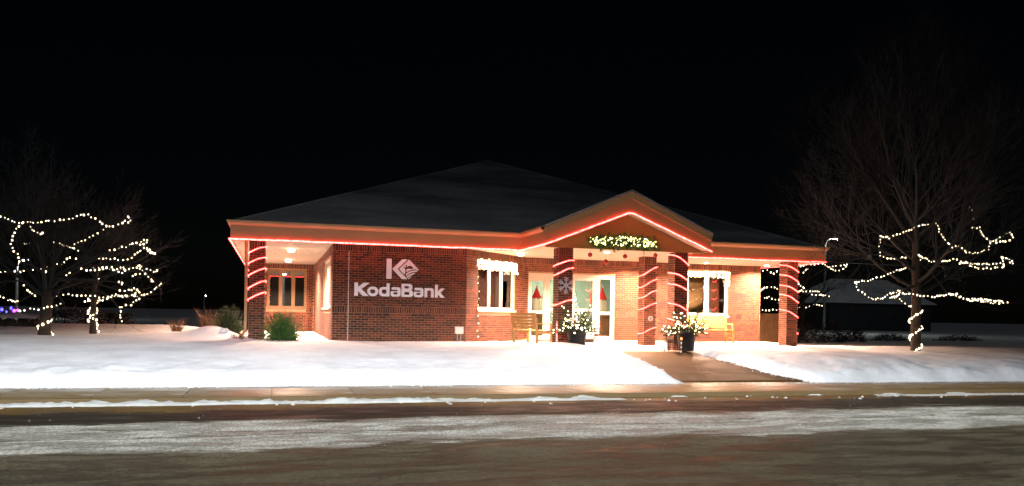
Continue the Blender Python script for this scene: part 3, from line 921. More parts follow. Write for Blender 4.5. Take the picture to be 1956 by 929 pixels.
# ------------------------------------------------------------------ lights on the building
def batwing(l, full=60.0, cut=75.5, cap=.32, leak=.012):
    """street-lantern photometry: even light on the ground, shielded towards the horizon"""
    l.use_nodes = True; t = l.node_tree; N = t.nodes; L = t.links
    em = N['Emission']
    tc = N.new('ShaderNodeTexCoord'); sp = N.new('ShaderNodeSeparateXYZ'); L.new(tc.outputs['Normal'], sp.inputs[0])
    def mt(op, a, b=None):
        q = N.new('ShaderNodeMath'); q.operation = op
        for i, v in enumerate((a, b)):
            if v is None: continue
            if isinstance(v, (int, float)): q.inputs[i].default_value = v
            else: L.new(v, q.inputs[i])
        return q.outputs[0]
    c = mt('ABSOLUTE', sp.outputs['Z'])
    g = mt('DIVIDE', 1.0, mt('POWER', mt('MAXIMUM', c, cap), 3.0))
    th = mt('ARCCOSINE', c)
    mr = N.new('ShaderNodeMapRange'); mr.interpolation_type = 'SMOOTHSTEP'
    mr.inputs['From Min'].default_value = R_(full); mr.inputs['From Max'].default_value = R_(cut)
    mr.inputs['To Min'].default_value = 1.0; mr.inputs['To Max'].default_value = leak
    L.new(th, mr.inputs['Value'])
    L.new(mt('MULTIPLY', g, mr.outputs[0]), em.inputs['Strength'])
def soffit_light(x, y, power, label, r=.085, drop=False, spread=150):
    t = thing('soffit_light', (x, y, HS - .001), label, 'light', 'downlights in the porch soffit')
    m = MB().lathe((x, y, HS - .022), [(r + .035, .0205), (r + .03, 0), (r, 0), (r, .012)], 18)
    m.f.pop(); m.f.pop(); m.build('trim_ring', 'white_frame', t)
    z = HS - .02
    if drop:
        MB().lathe((x, y, HS - .11), [(.05, 0), (.10, .02), (.11, .06), (.09, .088)], 16).build('globe', 'lamp_disc', t, True)
        z = HS - .13
    else:
        MB().lathe((x, y, z + .004), [(r - .004, 0), (r - .004, .006)], 16).build('lens', 'lamp_disc', t)
    lamp('soffit_lamp', 'AREA', (x, y, z), power, (1.0, .64, .45), t, shape='DISK', size=2 * r, spread=R_(spread))
SL = 'round downlight '
soffit_light(9.5, 22.85, 820, SL + 'in the portico ceiling before the doors')
soffit_light(11.9, 25.35, 980, SL + 'close to the entrance doors')
soffit_light(7.27, 24.35, 520, SL + 'glowing globe at the angled bay corner', drop=True)
soffit_light(14.33, 25.55, 1000, SL + 'over the bench under the east window')
soffit_light(16.81, 25.70, 1000, SL + 'at the east end of the entrance wall')
soffit_light(.49, 26.37, 800, SL + 'glowing globe in the west carport beside the sign wall', drop=True)
soffit_light(.50, 31.8, 1100, SL + 'glowing globe deep in the west carport', drop=True)
# room lights
lob = thing('lobby_light', (10.4, 28.6, 2.74), 'square ceiling panel lighting the lobby behind the doors', 'light')
MB().box(9.8, 11.0, 28.0, 29.2, 2.715, 2.735).build('frame', 'white_frame', lob)
MB().box(9.86, 10.94, 28.06, 29.14, 2.705, 2.713).build('diffuser', 'lamp_disc', lob)
lamp('panel_lamp', 'AREA', (10.4, 28.6, 2.70), 480, (1.0, .93, .78), lob, shape='SQUARE', size=1.0)
# rope lights
def rope(path, label, name='rope_light', group='red rope lights', r=.022, loc=None, mat='rope_red'):
    path = [Vector(p) for p in path]
    t = thing(name, path[0], label, 'rope light', group)
    q = []
    for p in resample(path, .06): q.append(p + Vector((0, 0, .012 * noise.noise(p * 1.7) + .008 * noise.noise(p * 5.0))))
    q.append(path[-1])
    MB().tube(q, r, 5).build('tube', mat, t, True)
    c = MB()
    for p in resample(path, .8)[1:]: c.box(p.x - .012, p.x + .012, p.y - .012, p.y + .012, p.z + r * .8, p.z + r + .02)
    if c.v: tag(c.build('clips', 'dark_metal', t), kind='stuff')
    return t
ro = .03
zr = 2.722
rope([(EX0 - ro, 41.5, zr), (EX0 - ro, EY - ro, zr)], 'red rope light along the west eave of the roof')
rope([(EX0 - ro, EY - ro, zr), (GX0 - ro, EY - ro, zr), (GX0 - ro, GY - ro, zr)], 'red rope light along the front eave above the sign wall')
rope([(GX0 - ro, GY - ro, zr), (GA - .08, GY - ro, ZA0 - .05), (GA + .08, GY - ro, ZA0 - .05), (GX1 + .02, GY - ro, zr)], 'red rope light outlining the portico gable')
rope([(GX1 + ro, EY - ro, zr), (EX1 + ro, EY - ro, zr), (EX1 + ro, 27.5, zr), (EX1 + ro, 41.0, zr)], 'red rope light along the east eave above the bench', r=.015)
def wraps(key, zs, label, rise=.22, tail=None, drop=.0, r=.0155, flip=False):
    """rope wound round a column: one visible diagonal per height in zs"""
    x0, y0, zb = COLS[key]; w = .42; g = .024
    path = []
    for i, z in enumerate(zs):
        zz = z + random.uniform(-.05, .05)
        lo, hi = (zz, zz + rise * random.uniform(.75, 1.2))
        if flip: lo, hi = hi, lo
        nxt = zs[i + 1] if i + 1 < len(zs) else z - .35
        path += [(x0 - g, y0 + w * .9, lerp(lo, hi, .0) + (.05 if flip else -.03)), (x0 - g, y0 - g, lo)]
        for k_ in range(1, 5):
            t_ = k_ / 5
            path.append((x0 + w * t_, y0 - g, lerp(lo, hi, t_) + .03 * math.sin(math.pi * t_)))
        path += [(x0 + w + g, y0 - g, hi), (x0 + w + g, y0 + w * .9, hi - .02), (x0 + w * .5, y0 + w + g, (hi + nxt) / 2)]
    if tail: path += tail
    return rope(path, label, r=r)
wraps('west', (2.42, 2.10, 1.78, 1.47, 1.16), 'red rope light wound round the brick column at the west end')
wraps('pfl', (2.28, 1.98, 1.16), 'red rope light wound round the portico column with the snowflake', rise=.16, tail=[(7.53, 21.6, .6), (7.53, 21.58, .1)])
wraps('pfr', (2.34, 1.88, 1.55, .98, .60), 'red rope light wound round the portico column behind the east planter', rise=.22, flip=True)
wraps('mid', (2.18, 1.82, 1.44, 1.08, .35), 'red rope light wound round the inner porch column', rise=.24, r=.0145)
wraps('east', (2.38, 2.08, 1.74, 1.36, .92), 'red rope light wound round the brick column at the east end', rise=.22, flip=True, tail=[(16.78, BY - .03, .35)])

# ------------------------------------------------------------------ string lights
def strings(name, paths, label, cat='string lights', group=None, mat='bulb_warm', step=.14, r=.024, jit=.02, wire=True, loc=None, wr=.004):
    """one string of lights: wires and bulbs"""
    P = [[Vector(p) for p in path] for path in paths]
    t = thing(name, loc or P[0][0], label, cat, group)
    wb = MB(); bb = MB()
    for p in P:
        if wire: wb.tube(p, wr, 3, False)
        for q in (resample(p, step) if len(p) > 1 else p):
            j = Vector((random.uniform(-jit, jit), random.uniform(-jit, jit), random.uniform(-jit, jit)))
            bb.ball(q + j, r * random.uniform(.65, 1.2), 6, 4, 1.2)
    if wb.v: wb.build('wire', 'wire', t)
    if bb.v: tag(bb.build('bulbs', mat, t, True), kind='stuff')
    return t
# bay window: thick bundle over the head, one side and the sill
def bayP(u, z, v=.05): return Vector((5.45, BY, 0)) + BU * u + BN * v + Vector((0, 0, z))
def wiggle(a, b, n, amp, f):
    return [f(lerp(a[0], b[0], i / n), lerp(a[1], b[1], i / n) + amp * random.uniform(-1, 1)) for i in range(n + 1)]
paths = [wiggle((.60, 2.45 - .07 * k), (2.98, 2.47 - .07 * k), 16, .03, bayP) for k in range(4)]
paths += [wiggle((2.75, 2.42 - .06 * k), (3.06, 2.42 - .06 * k), 4, .02, bayP) for k in range(5)]
strings('window_lights', paths, 'bright warm light string bunched over the angled bay window', group='light strings on the windows', step=.075, r=.026, mat='bulb_white')
strings('window_lights', [wiggle((.62, 2.2), (.62, 1.0), 10, .02, lambda u, z: bayP(u, z)), [bayP(.62, 1.0), bayP(.62, .5), bayP(.60, .2), bayP(.68, .05, .1)]],
        'thin light string hanging down beside the angled bay window to the snow', group='light strings on the windows', step=.22, r=.016)
def mwP(x, z, v=.05): return Vector((x, MY - v, z))
paths = []
for k in range(3):
    paths.append([mwP(14.02 + 1.74 * i / 24, 2.47 - .05 * k - (.0 if k == 0 else .07 * abs(math.sin(i / 24 * math.pi * 2)))) for i in range(25)])
paths.append(wiggle((14.06, 2.4), (14.06, .95), 14, .0, lambda x, z: mwP(x + random.uniform(-.03, .03), z)))
for k in range(3): paths.append(wiggle((15.68 + .03 * k, 2.45), (15.68 + .03 * k, 2.02), 5, .01, mwP))
strings('window_lights', paths, 'bright warm light string swagged over the two-pane east window', group='light strings on the windows', step=.085, r=.025, mat='bulb_white')
strings('window_lights', [wiggle((14.2, .90), (15.0, .88), 8, .03, lambda x, z: mwP(x, z, .08))], 'short light string along the sill of the east window', group='light strings on the windows', step=.10, r=.018)

# garland on the gable beam
def needles(m, c, dirv, L, n, ln, wd=.006):
    """needle sprays along a twig"""
    d = Vector(dirv).normalized()
    for i in range(n):
        p = Vector(c) + d * (L * random.random())
        q = (Vector((random.uniform(-1, 1), random.uniform(-1, 1), random.uniform(-1, 1))) * .9 + d * .9).normalized() * ln * random.uniform(.6, 1.2)
        s = q.cross(Vector((random.uniform(-1, 1), random.uniform(-1, 1), random.uniform(-1, 1)))).normalized() * wd
        m.add([p - s, p + s, p + q], [[0, 1, 2]])
gar = thing('garland', (9.5, GY + .40, 2.80), 'evergreen garland full of warm lights on the portico gable', 'garland')
m = MB(); bb = MB()
for i in range(260):
    x = 8.42 + 2.02 * random.random()
    h = .17 - .05 * abs((x - 9.4) / 1.1)
    z = 2.78 + .27 * random.random() * h / .17
    y = GY + .43 - .10 * random.random()
    needles(m, (x, y, z), (random.uniform(-1, 1), random.uniform(-1, .1), random.uniform(-.6, 1)), .17, 18, .10, .010)
    if random.random() < .55: bb.ball((x, y - .07 - .05 * random.random(), z + .03), .016 * random.uniform(.6, 1.3), 6, 4)
m.build('greenery', 'needles', gar); tag(bb.build('bulbs', 'bulb_yellow', gar, True), kind='stuff')
# hanging ball ornaments
for (px, py, lab) in ((1127, 487, 'dark red ball ornament hanging first, nearest the snowflake column'), (1157, 500, 'dark red ball ornament hanging lowest under the garland'),
                      (1194, 490, 'dark red ball ornament hanging between the lowest ball and the inner column'), (1252, 488, 'dark red ball ornament hanging in front of the inner column')):
    p = atY(px, py, 22.05)
    t = thing('ball_ornament', p, lab, 'ornament', 'ball ornaments under the portico')
    MB().ball(p, .068, 14, 10).build('ball', 'ornament_red', t, True)
    MB().lathe(p + Vector((0, 0, .06)), [(.02, 0), (.02, .02)], 8).build('cap', 'silver', t)
    MB().tube([p + Vector((0, 0, .08)), (p.x, p.y, HS)], .003, 4).build('cord', 'dark_metal', t)
# snowflake on the portico column
p = Vector((7.77, 21.57, 1.66))
t = thing('snowflake', p, 'silver six-armed snowflake ornament hung on a portico column', 'ornament')
for k in range(6):
    a = R_(60 * k + 30); d = Vector((math.cos(a), 0, math.sin(a))); s = Vector((-math.sin(a), 0, math.cos(a)))
    m = MB().tube([p + d * .04, p + d * .235], .016, 4)
    for f_ in (.11, .165):
        for sg in (-1, 1): m.tube([p + d * f_, p + d * (f_ + .055) + s * sg * .06], .012, 4)
    m.build('arm', 'silver', t)
MB().lathe(p, [(.001, -.0)] , 6) if False else None
hexa = [p + Vector((.07 * math.cos(R_(60 * k)), -.012, .07 * math.sin(R_(60 * k)))) for k in range(6)]
MB().prism(hexa, (0, .02, 0)).build('centre', 'silver', t)
# push plate on the inner column
p = Vector((11.50, 23.975, .78))
t = thing('door_opener_button', p, 'round steel door button on the inner porch column', 'button')
m = MB(); n_ = 16
m.prism([p + Vector((.085 * math.cos(2 * math.pi * k / n_), 0, .085 * math.sin(2 * math.pi * k / n_))) for k in range(n_)], (0, .016, 0)); m.build('plate', 'silver', t)
m = MB(); m.prism([p + Vector((.05 * math.cos(2 * math.pi * k / n_), -.006, .05 * math.sin(2 * math.pi * k / n_))) for k in range(n_)], (0, .005, 0)); m.build('disc', 'grey_metal', t)
# small white box on two legs by the sign wall
p = Vector((5.19, BY - .30, 0))
t = thing('utility_pedestal', p, 'small white utility box on two thin legs below the sign', 'utility box')
MB().box(p.x - .12, p.x + .12, p.y - .05, p.y + .05, .24, .43).build('box', 'white_frame', t)
MB().box(p.x - .128, p.x + .128, p.y - .058, p.y + .058, .432, .45).build('lid', 'white_frame', t)
for s in (-.05, .05): MB().box(p.x + s - .012, p.x + s + .012, p.y - .012, p.y + .012, -.1, .239).build('leg', 'grey_metal', t)

# benches
def bench(loc, ang, L, label, mat, zb):
    t = thing('park_bench', (loc[0], loc[1], zb), label, 'bench', 'wooden benches on the porch')
    c, s = math.cos(ang), math.sin(ang)
    T = lambda u, v, z: Vector((loc[0] + u * c - v * s, loc[1] + u * s + v * c, zb + z))   # u along, v towards the back
    for i in range(4): MB().box(-L / 2 + .06, L / 2 - .06, -.26 + i * .125, -.26 + i * .125 + .108, .42, .45, T).build('seat_slat', mat, t)
    for i in range(5):
        z = .50 + i * .093; v = .235 + i * .022
        MB().box(-L / 2 + .06, L / 2 - .06, v, v + .028, z, z + .084, T).build('back_slat', mat, t)
    for sx in (-1, 1):
        u0 = sx * (L / 2 - .03)
        a, b = u0 - .03, u0 + .03
        MB().box(a, b, -.27, -.20, 0, .63, T).build('leg', mat, t)
        m = MB(); pr = [(.20, 0), (.27, 0), (.285, .45), (.375, .97), (.305, .97), (.215, .45)]
        m.prism([(a, v, z) for v, z in pr], (b - a, 0, 0), T); m.build('leg', mat, t)
        MB().box(a - .012, b + .012, -.30, .245, .631, .665, T).build('armrest', mat, t)
        MB().box(a + .006, b - .006, -.199, .213, .36, .415, T).build('side_rail', mat, t)
        MB().box(a + .006, b - .006, -.199, .205, .14, .18, T).build('stretcher', mat, t)
    return t
bench((7.35, 23.25), R_(100), 1.55, 'tan wooden bench seen from behind beside the snowflake column', 'bench_wood', -.07)
bench((14.62, 25.75), R_(0), 1.6, 'pale wooden bench with slatted back under the east window', 'bench_pale', -.02)

# planters
def planter(c, label, seed, sc=1.0):
    random.seed(seed)
    t = thing('planter', c, label, 'planter', 'black pots of lit winter greenery')
    c = Vector(c)
    m = MB().lathe(c, [(.20, 0), (.215, .02), (.275, .50), (.30, .50), (.305, .56), (.27, .56), (.26, .50), (.01, .49)], 22)
    m.build('pot', 'pot', t, True)
    MB().lathe(c + Vector((0, 0, .485)), [(.262, 0), (.262, .01), (.01, .03)], 16).build('soil', 'soil', t)
    g = MB(); bb = MB(); br = MB(); tips = []
    for i in range(100):
        a = random.uniform(0, 2 * math.pi); el = random.uniform(.05, 1.35) ** 1.0
        d = Vector((math.cos(a) * math.cos(el), math.sin(a) * math.cos(el), math.sin(el)))
        L = random.uniform(.30, .70) * sc * (1.15 if el > .9 else 1)
        p0 = c + Vector((.16 * math.cos(a) * random.random(), .16 * math.sin(a) * random.random(), .50))
        pts = [p0 + d * L * k / 4 - Vector((0, 0, .12 * (k / 4) ** 2 * math.cos(el))) for k in range(5)]
        br.tube(pts, [.007, .006, .005, .004, .002], 4)
        for a0, b0 in zip(pts[1:], pts[2:]): needles(g, a0, b0 - a0, (b0 - a0).length, 26, .07, .005)
        needles(g, pts[-2], pts[-1] - pts[-2], (pts[-1] - pts[-2]).length * 1.1, 24, .06, .005)
        for k in (2, 3, 4):
            if random.random() < .38: bb.ball(pts[k] + Vector((random.uniform(-.04, .04), random.uniform(-.05, .03), .02)), random.uniform(.012, .024), 6, 4)
    br.build('branches', 'twig', t)
    tag(g.build('greenery', 'needles_dark', t), kind='stuff')
    tag(bb.build('bulbs', 'bulb_white', t, True), kind='stuff')
    # red twigs and a bow
    b = MB()
    for i in range(8):
        a = random.uniform(0, 6.28); b.tube([c + Vector((0, 0, .5)), c + Vector((.10 * math.cos(a), .10 * math.sin(a), .85)), c + Vector((.25 * math.cos(a), .25 * math.sin(a), random.uniform(1.0, 1.18)))], [.006, .005, .002], 4)
    b.build('red_twigs', 'ornament_red', t)
    random.seed(seed + 100)
    return t
planter((7.95, 21.15, -.10), 'black pot of lit greenery in front of the snowflake column', 3)
planter((11.30, 21.22, -.12), 'black pot of lit greenery at the east edge of the walk', 5)

# log deer
def deer(loc, ang, label, sc=1.0):
    t = thing('log_deer', loc, label, 'deer figure', 'small log deer beside the planters')
    c, s = math.cos(ang), math.sin(ang)
    T = lambda u, v, z: Vector((loc[0] + (u * c - v * s) * sc, loc[1] + (u * s + v * c) * sc, loc[2] + z * sc))
    MB().tube([T(-.16, 0, .30), T(.14, 0, .31)], .065 * sc, 10).build('body', 'log', t)
    for u in (-.12, .10):
        for v in (-.04, .04): MB().tube([T(u, v, .27), T(u + (.03 if u > 0 else -.03), v * 1.9, 0)], .012 * sc, 5).build('leg', 'twig', t)
    MB().tube([T(.12, 0, .33), T(.19, 0, .47)], .022 * sc, 6).build('neck', 'log', t)
    MB().tube([T(.14, 0, .50), T(.29, 0, .48)], .04 * sc, 8).build('head', 'log', t)
    MB().ball(T(.30, 0, .48), .018 * sc, 6, 4).build('nose', 'ornament_red', t)
    for v in (-1, 1):
        m = MB().tube([T(.17, .02 * v, .53), T(.14, .09 * v, .64), T(.15, .13 * v, .72)], [.007 * sc, .006 * sc, .003 * sc], 4)
        m.tube([T(.145, .075 * v, .62), T(.20, .11 * v, .69)], .004 * sc, 4); m.build('antler', 'twig', t)
    MB().tube([T(-.16, 0, .32), T(-.21, 0, .36)], .015 * sc, 5).build('tail', 'log', t)
deer((8.33, 21.15, -.11), R_(-25), 'small dark log deer with twig legs beside the snowflake column planter', .85)
deer((10.78, 21.25, -.13), R_(-150), 'small dark log deer with twig legs on the west side of the walk-edge planter', .95)
# candy cane stake
p = Vector((11.03, 21.0, -.16))
t = thing('candy_cane_stake', p, 'thin red and white candy cane stake beside the walk-edge planter', 'stake')
for k in range(6):
    MB().tube([p + Vector((0, 0, .06 * k)), p + Vector((0, 0, .06 * (k + 1) - .001))], .018, 8).build('stripe', 'ornament_red' if k % 2 else 'white_frame', t)
MB().ball(p + Vector((0, 0, .39)), .035, 8, 6).build('ball', 'bulb_orange', t, True)

# things inside the glass
def gnome(c, label, H=.85):
    t = thing('gnome_figure', c, label, 'figurine', 'gnomes behind the entrance glass'); c = Vector(c)
    MB().lathe(c, [(.02, 0), (.17, .01), (.175, .2), (.155, .40), (.12, .52), (.05, .56)], 16).build('beard_body', 'cream_fur', t, True)
    MB().lathe(c, [(.165, .50), (.17, .53), (.12, .62), (.07, .74), (.03, .86), (.012, .93)], 16).build('hat', 'red_felt', t, True)
    MB().ball(c + Vector((0, -.15, .49)), .035, 8, 6).build('nose', 'interior_wall', t, True)
    MB().ball(c + Vector((.01, 0, .95)), .03, 8, 6).build('pompom', 'cream_fur', t, True)
for gx, lab in ((8.66, 'pale bearded gnome with red pointed hat behind the glass nearest the angled bay'), (11.08, 'pale bearded gnome with red pointed hat behind the glass nearest the inner column')):
    t = thing('console_cabinet', (gx, 27.0, 0), 'brown wooden cabinet carrying the gnome ' + ('nearest the angled bay' if gx < 9 else 'nearest the inner column'), 'cabinet', 'cabinets inside the entrance')
    MB().box(gx - .32, gx + .32, 26.80, 27.2, .08, .88).build('carcass', 'interior_brown', t)
    MB().box(gx - .34, gx + .34, 26.77, 27.22, .882, .915).build('top', 'white_frame' if gx < 9 else 'bench_wood', t)
    for s in (-1, 1):
        MB().box(gx + s * .155 - .145, gx + s * .155 + .145, 26.784, 26.798, .12, .84).build('door', 'interior_brown', t)
    MB().box(gx - .30, gx + .30, 26.82, 27.18, 0, .078).build('plinth', 'dark_metal', t)
    gnome((gx, 27.0, .916), lab)
tree_c = Vector((10.28, 27.9, 0))
t = thing('indoor_tree', tree_c, 'slim decorated christmas tree inside the entrance door', 'christmas tree')
MB().tube([tree_c, tree_c + Vector((0, 0, 2.0))], [.04, .01], 6).build('trunk', 'bark', t)
g = MB(); bb = MB()
for i in range(420):
    h = random.random() ** 1.2; z = .35 + 1.7 * h; r = .42 * (1 - h) + .03; a = random.uniform(0, 6.28)
    p = tree_c + Vector((0, 0, z)); d = Vector((math.cos(a), math.sin(a), -.15))
    needles(g, p + d * r * .3, d, r * .7, 12, .07, .006)
    if random.random() < .5: bb.ball(p + d * r * random.uniform(.7, 1.0), .02, 6, 4)
tag(g.build('greenery', 'needles', t), kind='stuff'); tag(bb.build('bulbs', 'bulb_green', t, True), kind='stuff')
# desk lamp and desk in the bay office
t = thing('table_lamp', (6.05, 26.0, .78), 'lit lamp with pale shade inside the angled bay window', 'lamp')
MB().lathe((6.05, 26.0, .78), [(.10, 0), (.10, .02), (.02, .04), (.02, .95)], 12).build('stem', 'silver', t)
MB().lathe((6.05, 26.0, 1.72), [(.24, 0), (.16, .30)], 16).build('shade', 'shade_lit', t, True)
lamp('shade_lamp', 'POINT', (6.05, 26.0, 1.65), 75, (1, .72, .42), t, shadow_soft_size=.1)
t = thing('office_desk', (6.2, 26.2, 0), 'brown desk inside the angled bay window', 'desk')
MB().box(5.4, 7.0, 25.75, 26.5, .74, .78).build('top', 'interior_brown', t)
for x in (5.45, 6.93): MB().box(x, x + .04, 25.8, 26.45, 0, .738).build('side_panel', 'interior_brown', t)
t = thing('window_ornament', (15.05, 26.75, .9), 'glowing teal jar standing behind the east window', 'ornament')
MB().box(14.3, 15.6, 26.69, 26.95, .86, .90).build('shelf', 'white_frame', t)
MB().lathe((15.08, 26.8, .90), [(.10, 0), (.15, .06), (.16, .16), (.10, .28), (.06, .32), (.07, .36)], 14).build('jar', 'teal_lit', t, True)

# ------------------------------------------------------------------ bare trees with lights
def grow(m, p, d, L, r, lev, maxlev, spread=.55, up=.10, nch=3, sides=5):
    n = 4 if lev < maxlev else 3
    pts = [p]; rs = [r]
    dd = d.copy(); kids = []
    for i in range(n):
        dd = (dd + Vector((random.uniform(-1, 1), random.uniform(-1, 1), random.uniform(-1, 1))) * .16 + Vector((0, 0, up * .5))).normalized()
        p = p + dd * (L / n); pts.append(p); rs.append(r * (1 - .55 * (i + 1) / n))
        if lev < maxlev and i >= 1: kids.append((p.copy(), dd.copy(), rs[-1]))
    m.tube(pts, rs, max(3, sides), False)
    if lev >= maxlev: return
    for (q, kd, kr) in kids:
        for _ in range(nch - 1 if lev else nch):
            if random.random() < .28: continue
            ax = kd.cross(Vector((random.uniform(-1, 1), random.uniform(-1, 1), random.uniform(-1, 1)))).normalized()
            nd = (Matrix.Rotation(random.uniform(.35, .95) * spread * 1.6, 3, ax) @ kd).normalized()
            grow(m, q, nd, L * random.uniform(.45, .72), max(.0035, kr * .62), lev + 1, maxlev, spread, up, nch, sides - 1)
    q, kd, kr = kids[-1]
    grow(m, q, kd, L * .7, max(.0035, kr * .8), lev + 1, maxlev, spread, up, nch, sides - 1)
def zoomL(pts): return [(x * .3554, 330 + y * .3552) for x, y in pts]
def zoomR(pts): return [(1520 + x * .366, 380 + y * .366) for x, y in pts]
def zoomB(pts): return [(1400 + x * .28, 420 + y * .28) for x, y in pts]
def hang(polys, Y0, dY, seed):
    """strings laid over the outer limbs: each runs at its own depth within the crown"""
    rnd = random.Random(seed); out = []
    for poly in polys:
        y0 = Y0 + rnd.uniform(-dY, dY); y1 = y0 + rnd.uniform(-.5, .5); n = max(1, len(poly) - 1)
        out.append([atY(x, y, lerp(y0, y1, i / n) + .12 * math.sin(i * 1.7)) for i, (x, y) in enumerate(poly)])
    return out
def limbs_for(m, paths, trunk_top, trunk_low, rnd):
    """limbs that carry the strings"""
    for p in paths:
        if len(p) < 3: continue
        sp = [q + Vector((0, .015, -.012)) for q in smooth_path(p, 1)]
        k = min(range(len(sp)), key=lambda i: (sp[i] - trunk_top).length)
        root = trunk_low.lerp(trunk_top, rnd.uniform(.2, 1.0))
        mid = root.lerp(sp[k], .5) + Vector((0, 0, .12))
        m.tube(smooth_path([root, mid, sp[k]], 2), [lerp(.045, .018, i / 10) for i in range(11)][:len(smooth_path([root, mid, sp[k]], 2))] + [.018] * max(0, len(smooth_path([root, mid, sp[k]], 2)) - 11), 5, False)
        for part in (sp[k:], sp[:k + 1][::-1]):
            if len(part) > 1:
                m.tube(part, [lerp(.018, .005, i / len(part)) for i in range(len(part))], 4, False)
                for q, q2 in zip(part[::2], part[1::2]):
                    d = (q2 - q)
                    if d.length < 1e-4: continue
                    for _ in range(2):
                        grow(m, q, (d.normalized() + Vector((rnd.uniform(-1, 1), rnd.uniform(-1, 1), rnd.uniform(-.6, 1)))).normalized(), rnd.uniform(.3, .7), .006, 2, 3, .6, .1, 2, 3)
# west tree: broad, low, many stems
random.seed(21)
LT = [[(0,235),(40,245),(70,268),(120,272),(160,268),(210,272),(265,258),(340,258),(390,250),(430,228),(470,222),(490,238),(540,265),(575,290),(620,285),(660,270),(690,235),(705,262),(680,275)],
 [(160,268),(165,297),(205,332),(250,318)], [(120,272),(88,300),(70,340),(62,385),(70,415),(88,432),(110,490)], [(130,382),(150,380),(180,395),(220,410)],
 [(290,378),(325,385),(350,395),(380,405),(430,420)], [(575,290),(545,318),(500,340),(455,365),(410,378),(385,410)],
 [(590,420),(640,408),(690,395),(715,375),(760,395),(800,420),(830,440),(845,425)], [(760,370),(800,362),(770,385),(795,410),(825,435)],
 [(0,538),(85,535),(150,525),(215,515),(280,500),(345,482),(370,460),(410,460),(440,480),(480,498),(540,510),(600,510),(660,520),(720,515),(750,500),(770,510)],
 [(430,468),(510,460),(590,462),(640,468),(700,468),(730,440),(760,420)], [(440,520),(480,530),(540,520),(570,508),(600,520),(650,545),(690,520),(660,508),(610,530)],
 [(740,500),(770,535),(800,565),(825,590),(815,575)], [(790,515),(830,535),(845,520),(825,540)], [(715,555),(760,545)], [(360,555),(385,520)], [(225,515),(235,540),(245,530)],
 [(525,572),(520,610),(500,635),(540,640)], [(130,610),(150,640),(190,660)], [(235,662),(245,640)], [(300,660),(308,640)],
 [(340,655),(400,657),(460,660),(520,668),(570,672),(620,655),(660,672),(700,660),(745,640),(700,610)], [(640,590),(660,600),(650,595)],
 [(640,630),(690,635),(720,625),(750,640),(720,655)], [(0,665),(50,685),(100,695)], [(110,740),(160,735),(210,738),(260,725),(300,715),(345,700)]]
ltb = Vector((-5.95, 25.0, .05)); lp = hang([zoomL(p) for p in LT], 25.2, .9, 4)
t = thing('bare_tree', ltb, 'broad bare tree strung with warm lights on the west lawn', 'tree')
tm = MB(); top = ltb + Vector((.05, 0, 1.25))
tm.tube([ltb + Vector((0, 0, -.15)), ltb + Vector((0, 0, .1)), ltb + Vector((.03, .02, .6)), top], [.20, .16, .14, .12], 9)
tm.build('trunk', 'bark', t, True)
cm = MB(); rnd = random.Random(5)
limbs_for(cm, lp, top + Vector((0, 0, .5)), ltb + Vector((.03, 0, .9)), rnd)
for k in range(8):
    a = k * 2 * math.pi / 8 + random.uniform(-.3, .3)
    d = Vector((math.cos(a) * .75, math.sin(a) * .6, random.uniform(.5, 1.0))).normalized()
    grow(cm, ltb + Vector((.03, 0, random.uniform(.8, 1.25))), d, random.uniform(1.3, 1.9), .06, 0, 4, .6, .12, 3, 6)
cm.build('crown', 'twig', t)
strings('tree_lights', lp, 'warm light strings over the branches of the broad west lawn tree', group='light strings on trees', step=.125, r=.0215, loc=top)
wrap = [ltb + Vector((.19 * math.cos(a * .9), .19 * math.sin(a * .9), .02 + .055 * a)) for a in range(0, 9)]
strings('trunk_lights', [wrap], 'warm light string round the foot of the broad west lawn tree', group='light strings on trees', step=.13, r=.030)
# slim second tree beside it
l2 = Vector((-4.95, 26.0, .12))
l2p = hang([zoomL(p) for p in ([(455,690),(500,695),(560,685),(620,665),(680,660),(740,660),(790,655),(830,630),(870,595),(855,605)], [(745,680),(700,710),(640,725),(655,745),(645,770),(652,798)])], 26.0, .2, 8)
t = thing('bare_tree', l2, 'slim bare tree with a light-wrapped trunk beside the broad west lawn tree', 'tree')
MB().tube([l2 + Vector((0, 0, -.15)), l2 + Vector((0, 0, .5)), l2 + Vector((.02, 0, 1.1)), l2 + Vector((.08, .03, 1.9))], [.10, .085, .075, .06], 8).build('trunk', 'bark', t, True)
cm = MB(); limbs_for(cm, l2p, l2 + Vector((.05, 0, 1.3)), l2 + Vector((.02, 0, 1.0)), rnd)
for k in range(5):
    a = k * 1.3; grow(cm, l2 + Vector((.06, .02, 1.3 + .12 * k)), Vector((math.cos(a), math.sin(a), 1.0)).normalized(), 1.2, .04, 0, 3, .6, .15, 3, 5)
cm.build('crown', 'twig', t)
strings('tree_lights', l2p, 'warm light strings drooping from the slim west lawn tree', group='light strings on trees', step=.11, r=.022, loc=l2 + Vector((0, 0, 1)))
wr1 = [l2 + Vector((.13 * math.cos(a * .8), .13 * math.sin(a * .8), .03 + .075 * a)) for a in range(0, 14)]
wr2 = [l2 + Vector((.13 * math.cos(2 - a * .8), .13 * math.sin(2 - a * .8), .05 + .085 * a)) for a in range(0, 11)]
strings('trunk_lights', [wr1, wr2], 'warm light strings wound round the slim west lawn tree trunk', group='light strings on trees', step=.11, r=.027)
